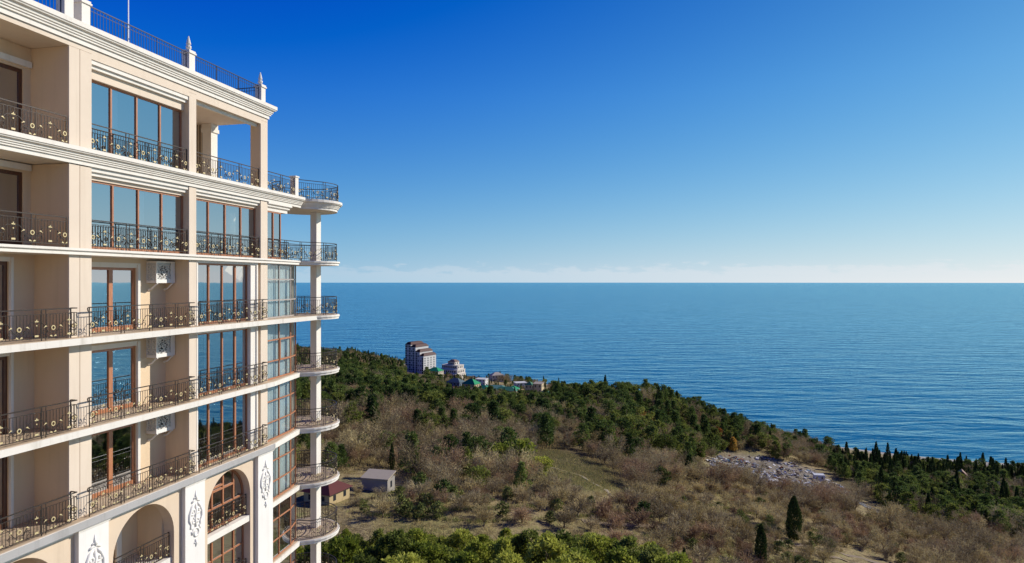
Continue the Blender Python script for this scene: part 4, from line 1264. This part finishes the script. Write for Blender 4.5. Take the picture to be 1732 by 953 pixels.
# a few trees stand out and are named for what they stand next to
LM = [('the grey flat roofed hut', 660, 828), ('the dark red roof', 592, 850), ('the big lone cypress', 1380, 915), ('the smaller lone cypress', 1262, 950), ('the seaside tower block', 700, 640), ('the stepped white block', 770, 655),
      ('the power pole', 1285, 752), ('the orange tree', 1080, 722), ('the golden tree', 1256, 772), ('the white cabin at the rubble tip', 1395, 822), ('the pale wide branching tree', 840, 790), ('the yellow green clearing', 1035, 800),
      ('the dark cypress behind the hut', 690, 800), ('the pale gable wall among the cypresses', 1640, 842)]
special = {}
for phrase, lx, ly in LM:
    for kind in KINDWORD:
        best = min(((abs(c[8] - lx) + 1.6 * abs(c[9] - ly), i) for i, (k_, c) in enumerate(INDIV) if k_ == kind), default=None)
        if best and best[0] < 45 and best[1] not in special: special[best[1]] = '%s standing closest to %s' % (KINDWORD[kind], phrase)
for i, (kind, (zn, phrase, x, y, z, s, rot, kk, ax, ay)) in enumerate(INDIV):
    lab = special.get(i) or '%s %s' % (KINDWORD[kind], phrase)
    plant(kind, kk, (x, y, z - .1), s, rot, lab, KINDWORD[kind] + 's ' + phrase, parts=(y < 330))
mass('far_woods', [(kind, c[7], (c[2], c[3], c[4] - .1), c[5], c[6]) for kind, c in REST], 'mass of distant bare and evergreen trees on the hillside')
print('TREES', stats, len(INDIV), len(REST))

# trees that stand out
def special_tree(kind, k, x, y, H, label, crown=None, wide=1.0, group=None, Y=None):
    X, Yy, Z = on_ground(x, y) if Y is None else (lambda p: (p[0], p[1], float(ground(p[0], p[1]))))(px2w(x, y, Y))
    p = PR[kind][k]; h0 = p['cv'][:, 2].max(); s = H / h0
    return plant(kind, k, (X, Yy, Z - .1), s * wide, rng.random() * 6, label, group, True, crown, s)
PR['cypress_tree'] += [proto_cypress(24, 12, 1.75, 5200, .34, True), proto_cypress(25, 9.6, 1.15, 3400, .3, True)]
PR['bare_tree'] += [proto_bare(71, 11, 5.4, 1100, tw=.045)]
special_tree('cypress_tree', 3, 1343, 915, 12.4, 'big lone broad blackish cypress on the dry meadow')
special_tree('cypress_tree', 4, 1287, 958, 9.2, 'smaller lone slim cypress left of the big one, on the lower meadow edge')
special_tree('cypress_tree', 2, 1157, 962, 4.2, 'smallest lone young cypress at the lower edge of the meadow')
special_tree('cypress_tree', 1, 663, 797, 8.2, 'dark cypress standing behind the grey flat roofed hut')
special_tree('bare_tree', 6, 800, 776, 11.5, 'big wide branching bare tree with pale twigs', 'paletwig')
special_tree('bare_tree', 3, 1097, 708, 10, 'tree with orange autumn leaves on the wooded knoll', 'orange', Y=380)
special_tree('pine_tree', 1, 1240, 764, 9, 'tree with golden yellow leaves above the rubble tip', 'gold_leaf')
special_tree('pine_tree', 1, 1214, 742, 7.5, 'reddish orange leaved tree on the flank of the knoll', 'orange')
special_tree('evergreen_bush', 2, 1088, 882, 5.0, 'small crooked evergreen tree alone on the meadow', 'pine')
special_tree('evergreen_bush', 0, 1088, 838, 3.4, 'round bright green bush above the crooked evergreen', 'youngpine')
special_tree('pine_tree', 0, 880, 802, 10.5, 'tall spreading green pine beside the yellow green clearing', 'youngpine', 1.15)
special_tree('pine_tree', 3, 850, 800, 9.0, 'lower spreading green pine left of the tall one by the clearing', 'youngpine', 1.1)
special_tree('pine_tree', 3, 915, 812, 7.0, 'flat topped green pine right of the tall one by the clearing', 'youngpine', 1.2)
special_tree('pine_tree', 3, 1500, 852, 9.0, 'bright green flat crowned pine at the edge of the park', 'youngpine', 1.3)
special_tree('pine_tree', 0, 1530, 858, 8.0, 'second bright green flat crowned pine, right of the first in the park', 'youngpine', 1.3)
special_tree('bare_tree', 0, 1452, 842, 10, 'bushy brown leafless tree beside the track at the rubble tip', None, 1.2)
special_tree('evergreen_bush', 1, 612, 744, 3.2, 'yellow green bush lit by the sun on the brushy slope', 'youngpine', 1.3)
for px_, py_, h_, k_, lab_ in ((606, 838, 2.6, 'bare_bush', 'brown bare bush at the left front corner of the grey hut'), (640, 842, 1.8, 'bare_bush', 'low brown bare bush in front of the grey hut'), (676, 838, 2.4, 'evergreen_bush', 'olive bush at the right front corner of the grey hut'),
        (600, 858, 2.4, 'bare_bush', 'brown bare bush just right of the dark red roofed house'), (618, 868, 2.0, 'evergreen_bush', 'small olive bush below the grey hut, on the bank')):
    special_tree(k_, 0, px_, py_, h_, lab_)
special_tree('evergreen_bush', 2, 712, 832, 5.0, 'dark leafy bush just right of the grey hut', 'pine')
special_tree('evergreen_bush', 2, 752, 848, 5.2, 'dark leafy bush farther right of the grey hut', 'pine')
# young pines in the foreground
r = np.random.default_rng(77)
n_yp = 0
for Yr, n_ in ((130, 13), (123, 16), (116, 17), (109, 17), (102, 16), (95, 14)):
    for k in range(n_):
        X = -36 + (k + r.uniform(.1, .9)) * (64 / n_) - (Yr - 110) * .05; Yv = Yr + r.uniform(-3.5, 3.5)
        Z = float(ground(X, Yv)); v = int(r.integers(4))
        if X > 12 and r.random() < .35: continue
        hmax = (140 - (899 + max(0, X) * .6 + r.uniform(-10, 24) - 476) / F_PX * Yv) - Z
        if hmax < 2.6 or X > 24: continue
        s = max(.3, min(1.25, hmax / PR['young_pine'][v]['cv'][:, 2].max()))
        plant('young_pine', v, (X, Yv, Z - .1), max(.7, s) * r.uniform(.85, 1.3), r.uniform(0, 6.28), *((('darker green young pine in the thicket below the round balconies', 'darker young pines in the thicket', True, 'olivepine') if r.random() < .28 else ('bright green young pine in the thicket below the round balconies', 'bright young pines in the thicket', True, 'youngpine'))), s)
        n_yp += 1
# ------------------------------------------------------------------ undergrowth, dry grass
def tuft_mass(name, sp, polys, per, hh, ww, mat, label, ymax=420, lean=.5, keep=.8, seed=1, avoid=(), spread=.6):
    X, Y, Z, px, py = grid_points(sp, y1=ymax, seed=seed)
    ok = np.zeros(X.shape, bool)
    for p in polys: ok |= inpoly(px, py, p)
    for p in avoid: ok &= ~inpoly(px, py, p)
    ok &= (px > 430) & (px < 1800) & (py < 1010)
    r = np.random.default_rng(seed)
    nzv = np.array([mnoise.noise(Vector((x / 14, y / 14, 5.5))) for x, y in zip(X, Y)])
    ok &= r.random(X.shape) < keep * (1 + nzv * 1.2)
    X, Y, Z = X[ok], Y[ok], Z[ok]
    P = np.repeat(np.stack([X, Y, Z - .05], 1), per, 0); n = len(P)
    P[:, 0] += r.normal(size=n) * spread; P[:, 1] += r.normal(size=n) * spread
    P[:, 2] = ground(P[:, 0], P[:, 1]) - .04
    D = r.normal(size=(n, 3)) * lean; D[:, 2] = 1
    V = cards(P, D, hh * r.uniform(.5, 1.3, n), ww * r.uniform(.6, 1.4, n), r)
    o = bpy.data.objects.new(name, arr_mesh(name, V, np.arange(len(V)).reshape(-1, 4), [M[mat]])); COL.objects.link(o)
    tag(o, label, kind='stuff'); print(name, n)
ZP = {z[0]: z[1] for z in ZONES}
tuft_mass('undergrowth', 2.4, [ZP['slope'], ZP['centre'], ZP['strip'], ZP['lower'], ZP['tipside'], ZP['hump'], ZP['park']], 16, 1.3, .10, 'scrub', 'brown tangled undergrowth between the bare trees', 520, .9, .85, 3, CLEAR, .9)
tuft_mass('dry_grass', 1.5, [ZP['meadow'], ZP['tipside'], [(590, 700), (1200, 780), (1200, 860), (590, 880)], [(560, 840), (900, 870), (1160, 900), (1160, 960), (560, 960)]], 9, .75, .05, 'straw', 'dry straw coloured grass on the terraced meadow', 300, .55, .9, 4, [[(605, 790), (675, 790), (690, 840), (605, 840)], RUBBLE], .5)

tuft_mass('low_scrub', 2.1, [ZP['meadow'], ZP['tipside'], [(590, 840), (900, 860), (1160, 890), (1160, 960), (560, 960)]], 18, .95, .07, 'scrub', 'low brown scrub dotted over the terraced meadow', 300, .8, .34, 6, [[(605, 790), (675, 790), (690, 840), (605, 840)], RUBBLE], .45)
def thick_line(pts, t): return [(x, y - t) for x, y in pts] + [(x, y + t) for x, y in reversed(pts)]
BANKS = [thick_line(p, t) for p, t in (([(800, 884), (900, 879), (1000, 873), (1080, 870)], 2.2), ([(985, 862), (1120, 871), (1240, 888), (1330, 903)], 1.8), ([(1090, 908), (1200, 920), (1295, 938)], 2.6),
    ([(1180, 852), (1260, 866), (1350, 890), (1440, 914)], 2.0), ([(700, 866), (800, 862), (905, 858)], 1.8), ([(1130, 890), (1210, 899), (1262, 910)], 2.4), ([(620, 872), (720, 876), (800, 884)], 2.0))]
tuft_mass('bank_growth', .55, BANKS, 7, .8, .08, 'bush', 'green growth along the old terrace banks', 300, .7, 1.0, 9, [], .3)
tuft_mass('green_grass', 1.3, GREEN, 9, .5, .06, 'bush', 'patches of green grass on the meadow and the clearing', 300, .55, .8, 8, [], .5)
# ------------------------------------------------------------------ tracks and road
def ribbon(name, pts, width, mat, label, lift=.12):
    W = [on_ground(*p) for p in pts]
    Q = []
    for a, b in zip(W, W[1:]):
        n = max(2, int(math.hypot(b[0] - a[0], b[1] - a[1]) / 1.0))
        for k in range(n): Q.append((a[0] + (b[0] - a[0]) * k / n, a[1] + (b[1] - a[1]) * k / n))
    Q.append(W[-1][:2]); Q = np.array(Q)
    for _ in range(6): Q[1:-1] = (Q[:-2] + 2 * Q[1:-1] + Q[2:]) / 4
    T = np.gradient(Q, axis=0); T /= np.linalg.norm(T, axis=1, keepdims=True) + 1e-9
    N = np.stack([-T[:, 1], T[:, 0]], 1); mb = MB()
    cols = 4
    for i, (q, n) in enumerate(zip(Q, N)):
        for c in range(cols + 1):
            w = width * (c / cols - .5) * (1 + .25 * mnoise.noise(Vector((i * .15, c, 1))))
            x, y = q + n * w
            mb.v.append((float(x), float(y), float(ground(x, y)) + lift))
    for i in range(len(Q) - 1):
        for c in range(cols):
            a = i * (cols + 1) + c; mb.f.append((a, a + 1, a + cols + 2, a + cols + 1)); mb.mi.append(0)
    o = mb.build(name, mat); tag(o, label, kind='structure'); return o
dirt = plaster('trodden_dirt', (.25, .19, .125), (.15, .11, .07), .5)
ribbon('dirt_path', [(985, 882), (1080, 891), (1153, 893), (1236, 904), (1309, 914), (1440, 940), (1560, 975)], 2.2, dirt, 'dirt track running across the terraced meadow')
ribbon('dirt_path', [(1296, 924), (1440, 952), (1540, 985)], 1.6, dirt, 'second dirt track just below the first one')
ribbon('dirt_path', [(925, 790), (985, 806), (1015, 824), (1045, 848)], 1.0, plaster('pale_path', (.33, .27, .18), (.2, .15, .1), .4), 'narrow pale footpath going down from the yellow green clearing')
ribbon('road', [(1370, 818), (1420, 836), (1455, 852), (1500, 872)], 7.0, plaster('grey_asphalt', (.13, .135, .15), (.07, .075, .09), .5), 'grey access road in the shade beside the rubble tip')

# ------------------------------------------------------------------ rubble tip
r = np.random.default_rng(9)
X, Y, Z, px, py = grid_points(1.35, y0=220, y1=520, seed=44)
ok = inpoly(px, py, RUBBLE); X, Y, Z = X[ok], Y[ok], Z[ok]
mounds = np.array([max(0, mnoise.noise(Vector((x / 9, y / 9, 8)))) for x, y in zip(X, Y)])
mb = MB()
for x, y, z, h in zip(X, Y, Z, mounds):
    if r.random() > .10 + 1.5 * h + .35 * max(0, mnoise.noise(Vector((x / 22, y / 14, 2.2)))): continue
    a = r.uniform(.25, .9) * (1.5 if r.random() < .08 else 1); b = a * r.uniform(.4, 1); c = a * r.uniform(.25, .8); an = r.uniform(0, 6.28)
    cx, sy = math.cos(an), math.sin(an); zz = z + h * 2.2 - .1
    i = len(mb.v)
    for dz_ in (0, c):
        for dx, dy in ((-a, -b), (a, -b), (a, b), (-a, b)):
            j = r.normal(size=3) * .12 * a
            mb.v.append((x + dx * cx - dy * sy + j[0], y + dx * sy + dy * cx + j[1], zz + dz_ + j[2] + dx * .25))
    m_ = int(r.choice(5, p=[.36, .26, .24, .07, .07]))
    for q in ((0, 3, 2, 1), (4, 5, 6, 7), (0, 1, 5, 4), (1, 2, 6, 5), (2, 3, 7, 6), (3, 0, 4, 7)): mb.f.append(tuple(i + t for t in q)); mb.mi.append(m_)
mats = [plaster('pale_broken_concrete', (.62, .59, .54), (.4, .36, .32), .4), plaster('grey_rubble', (.24, .24, .25), (.14, .13, .13), .4), plaster('brown_soil_heap', (.2, .15, .1), (.12, .09, .06), .4), plaster('rusty_scrap', (.22, .07, .035), (.12, .04, .02), .4), plaster('bluish_sheeting', (.10, .17, .24), (.06, .09, .14), .3)]
o = mb.build('rubble', mats); tag(o, 'pale heaps of broken concrete and scrap on the tip', kind='stuff')

# ------------------------------------------------------------------ houses
wallm = {}
def wall_mat(c):
    if c not in wallm: wallm[c] = plaster('rendered_wall', c, tuple(x * .7 for x in c), .3)
    return wallm[c]
roofm = {}
def roof_mat(c):
    if c not in roofm: roofm[c] = plaster('roof_sheet', c, tuple(x * .6 for x in c), .5, .6)
    return roofm[c]
M['darkwin'] = Mat('dark_window', (.02, .025, .035), .15, 0, .5).m
def house(name, x, y, Y, w, d, h, rh, rot, wc, rc, label, cat='house', kind='hip', floors=2, winw=1.1, sink=0, cols=None, over=.5):
    """house at the ground under a pixel column: > wall, roof, window"""
    if Y is None: X, Yy, Z = on_ground(x, y)
    else: X, Yy, _ = px2w(x, y, Y); Z = float(ground(X, Yy))
    root = empty(name, (X, Yy, Z - sink), R_(rot)); tag(root, label, cat)
    mb = MB(); mb.box(-w / 2, w / 2, -d / 2, d / 2, -3, h); mb.build('wall', wall_mat(wc), root)
    rf = MB(); o = over
    if kind == 'hip':
        a, b = w / 2 + o, d / 2 + o; rl = max(.2, a - b) if a > b else .2; rb = max(.05, b - a) if b > a else .05
        e = [(-a, -b, h), (a, -b, h), (a, b, h), (-a, b, h)]; t = [(-rl, -rb, h + rh), (rl, -rb, h + rh), (rl, rb, h + rh), (-rl, rb, h + rh)]
        i = len(rf.v); rf.v += e + t
        for q in ((0, 3, 2, 1), (4, 5, 6, 7), (0, 1, 5, 4), (1, 2, 6, 5), (2, 3, 7, 6), (3, 0, 4, 7)): rf.f.append(q); rf.mi.append(0)
    elif kind == 'gable':
        a, b = w / 2 + o, d / 2 + o
        rf.v += [(-a, -b, h), (a, -b, h), (a, b, h), (-a, b, h), (-a, 0, h + rh), (a, 0, h + rh)]
        for q in ((0, 3, 2, 1), (0, 1, 5, 4), (2, 3, 4, 5), (1, 2, 5), (3, 0, 4)): rf.f.append(q); rf.mi.append(0)
    else:
        rf.v += [(-w / 2 - o, -d / 2 - o, h + .0), (w / 2 + o, -d / 2 - o, h + 0), (w / 2 + o, d / 2 + o, h + rh), (-w / 2 - o, d / 2 + o, h + rh)]
        rf.v += [(a_, b_, c_ + .25) for a_, b_, c_ in rf.v[:4]]
        for q in ((0, 3, 2, 1), (4, 5, 6, 7), (0, 1, 5, 4), (1, 2, 6, 5), (2, 3, 7, 6), (3, 0, 4, 7)): rf.f.append(q); rf.mi.append(0)
    rf.build('roof', roof_mat(rc), root)
    fh = h / floors
    for f in range(floors):
        for face in range(2):
            span = w if face == 0 else d; n = cols if cols is not None and face == 0 else max(1, int(span / 3.2))
            for k in range(n):
                c = -span / 2 + span * (k + .5) / n; z0 = f * fh + fh * .35; z1 = f * fh + fh * .8
                m_ = MB()
                if face == 0: m_.box(c - winw / 2, c + winw / 2, -d / 2 - .04, -d / 2 + .05, z0, z1)
                else: m_.box(w / 2 - .05, w / 2 + .04, c - winw / 2, c + winw / 2, z0, z1)
                m_.build('window', M['darkwin'], root)
    return root
CREAM, TAN, GREEN_R, TEAL = (.5, .43, .33), (.55, .42, .26), (.02, .27, .11), (.14, .30, .23)
hut = house('garden_hut', 640, 829, None, 6.6, 4.2, 3.3, .9, -14, (.32, .29, .25), (.42, .35, .26), 'small grey hut with a pale flat roof below the brushy slope', 'hut', 'shed', 1, .9, .3, 0, .25)
house('red_roofed_house', 553, 846, None, 7.0, 7, 2.6, 2.6, -24, (.5, .38, .2), (.12, .034, .028), 'low tan house with a dark red roof, half hidden by the round balconies', 'house', 'hip', 1, .9, .2, 2, .6)
house('green_roofed_house', 736, 636, 800, 16, 12, 7, 4, -25, CREAM, GREEN_R, 'small house with a green roof between the tower block and the stepped white block', floors=2)
house('green_roofed_house', 797, 660, 640, 14, 11, 8, 4.5, -28, TAN, GREEN_R, 'tan house under the brightest green hip roof')
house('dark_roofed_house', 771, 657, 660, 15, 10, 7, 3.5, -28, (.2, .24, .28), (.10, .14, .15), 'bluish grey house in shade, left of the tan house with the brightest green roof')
house('long_green_roofed_house', 836, 663, 640, 26, 11, 5, 3, -15, CREAM, TEAL, 'long low house with a pale grey green roof', floors=1)
house('long_green_roofed_house', 856, 668, 600, 20, 10, 5, 3, -12, CREAM, (.05, .19, .12), 'long low house with a deeper green roof in front of the pale one', floors=1)
house('white_roofed_house', 840, 640, 780, 14, 10, 8, 3, 20, (.6, .5, .4), (.42, .36, .3), 'cream house with a pale roof on the skyline of the village', floors=2)
house('flat_roofed_house', 880, 647, 740, 12, 9, 6, .3, 20, (.62, .58, .52), (.6, .58, .54), 'little white flat roofed house on the skyline', kind='shed')
house('green_roofed_house', 868, 656, 640, 10, 9, 6, 3, -18, (.58, .54, .47), GREEN_R, 'small white house with a green roof just left of the two narrow houses', floors=2)
house('white_house', 815, 648, 720, 11, 8, 6, .4, -22, (.66, .63, .58), (.6, .57, .52), 'white flat roofed house behind the brightest green hip roof', kind='shed')
house('green_roofed_house', 818, 668, 600, 12, 9, 5, 3, -20, CREAM, (.03, .22, .12), 'low green roofed house in front of the long low roofs', floors=1)
house('tower_house', 896, 662, 640, 7, 7, 12, 3, -20, TAN, (.07, .2, .1), 'narrow tan house with a small green roof', floors=3)
house('tower_house', 911, 663, 640, 8, 7, 14, 1, -20, (.62, .48, .28), (.4, .33, .25), 'taller narrow yellowish house beside the narrow tan one', kind='shed', floors=3)
house('green_roofed_house', 922, 672, 600, 13, 9, 5, 3, -20, CREAM, (.03, .13, .075), 'low house with a dark green roof at the right end of the village', floors=1)
house('gabled_house', 1627, 826, 430, 5, 5, 8, 3, 60, (.5, .36, .27), (.2, .08, .05), 'house with a pale reddish gable showing among the shore cypresses', kind='gable')
house('white_house', 1690, 836, 420, 9, 7, 5, 2, 15, (.6, .57, .52), (.4, .38, .36), 'white house half hidden in the trees at the far right', floors=1)
house('white_cabin', 1385, 812, None, 5.5, 3, 3, .2, -8, (.6, .62, .64), (.62, .62, .62), 'white site cabin at the right end of the rubble tip', 'cabin', 'shed', 1, .8, .2, 2, .1)

# seaside tower block: three sections stepping down, brown mansard roofs
X, Yv, _ = px2w(709, 640, 900); Z = float(ground(X, Yv))
tb = empty('tower_block', (X, Yv, Z), R_(-30)); tag(tb, 'tall seaside tower block stepping down to the right, brown roofs, shaded left face', 'tower block')
top0 = 140 - (583 - 476) / F_PX * 900 - Z
secs = [(-16, -7, 0), (-7, 1, 3.0), (1, 8, 9.0), (8, 14, 14.0)]
for i, (x0, x1, drop) in enumerate(secs):
    h = top0 - drop; mb = MB(); mb.box(x0, x1, -9, 19 - i * .3, -4, h); 
    mb.build('wall', wall_mat((.60, .57, .53)), tb)
    rf = MB(); cxm, a = (x0 + x1) / 2, (x1 - x0) / 2
    rf.frustum(cxm, 5, h, h + 3.2, a + .5, 14.4, a * .55, 11); rf.build('roof', roof_mat((.075, .03, .024)), tb)
    fl = int(h / 3)
    for k in range(int((x1 - x0) / 3)):
        # flat balcony and window openings, enlarged to darken the shaded face
        xx = x0 + 1.5 + k * 3
        for f in range(max(0, fl - 11), fl):
            if (k + i) % 2 == 0 or f % 2 == 0:
                w_ = 1.25 if (k + i) % 2 == 0 else .7
                m_ = MB(); m_.box(xx - w_, xx + w_, -9.05, -8.9, f * 3 + .5, f * 3 + 2.6); m_.build('window', M['darkwin'], tb)
h = top0 - 14.0
for f in range(max(0, int(h / 3) - 8), int(h / 3)):
    for k in range(4):
        m_ = MB(); m_.box(13.95, 14.05, -7 + k * 6.5, -4.8 + k * 6.5, f * 3 + .8, f * 3 + 2.4); m_.build('window', M['darkwin'], tb)
# stepped white block
X, Yv, _ = px2w(765, 650, 840); Z = float(ground(X, Yv)); top1 = 140 - (612 - 476) / F_PX * 840 - Z
sb = empty('stepped_block', (X, Yv, Z), R_(-28)); tag(sb, 'white stepped apartment block right of the tower block, sloping roof', 'apartment block')
for i, (x0, x1, y0, y1, dr) in enumerate(((-5, 5, -2, 8, 0), (-12, 11, -5, 9, 4), (-13, 13, -9, 9, 9), (-13, 14, -13, 9, 14))):
    mb = MB(); mb.box(x0, x1, y0, y1, -4 if i == 3 else top1 - dr - 6, top1 - dr); mb.build('wall', wall_mat((.64, .56, .48)), sb)
    if i == 0:
        rf = MB(); rf.frustum(0, 3, top1, top1 + 2.4, 5.6, 5.6, 2, 2); rf.build('roof', roof_mat((.2, .13, .1)), sb)
    else:
        rf = MB(); rf.box(x0 - .3, x1 + .3, y0 - .3, y1 + .25 - i * .03, top1 - dr, top1 - dr + .4); rf.build('roof', wall_mat((.6, .56, .5)), sb)
    for k in range(int((x1 - x0) / 3)):
        m_ = MB(); xx = x0 + 1.5 + k * 3; m_.box(xx - .9, xx + .9, y0 - .05, y0 + .05, top1 - dr - 3.2, top1 - dr - 1); m_.build('window', M['darkwin'], sb)
    for k in range(int((y1 - y0) / 4)):
        m_ = MB(); yy = y0 + 2 + k * 4; m_.box(x1 - .05, x1 + .05, yy - .9, yy + .9, top1 - dr - 3.2, top1 - dr - 1); m_.build('window', M['darkwin'], sb)
# power pole near the shore
X, Yv, _ = px2w(1298, 748, 560); Z = float(ground(X, Yv))
pp = empty('power_pole', (X, Yv, Z), R_(10)); tag(pp, 'wooden power pole with cross arms standing out against the sea', 'power pole')
mb = MB(); mb.tube([(0, 0, -1), (0, 0, 14)], [.28, .2], 6); mb.build('pole', M['bark'], pp)
for zz, w in ((13, 3.6), (11.4, 2.8)):
    mb = MB(); mb.box(-w, w, -.12, .12, zz, zz + .28); a = mb.build('cross_arm', M['bark'], pp)
    for q in (-.9, -.45, .45, .9):
        m_ = MB(); m_.lathe(q * w, 0, [(.12, zz + .281), (.16, zz + .5), (.08, zz + .7)], 6); m_.build('insulator', M['panel'], a)
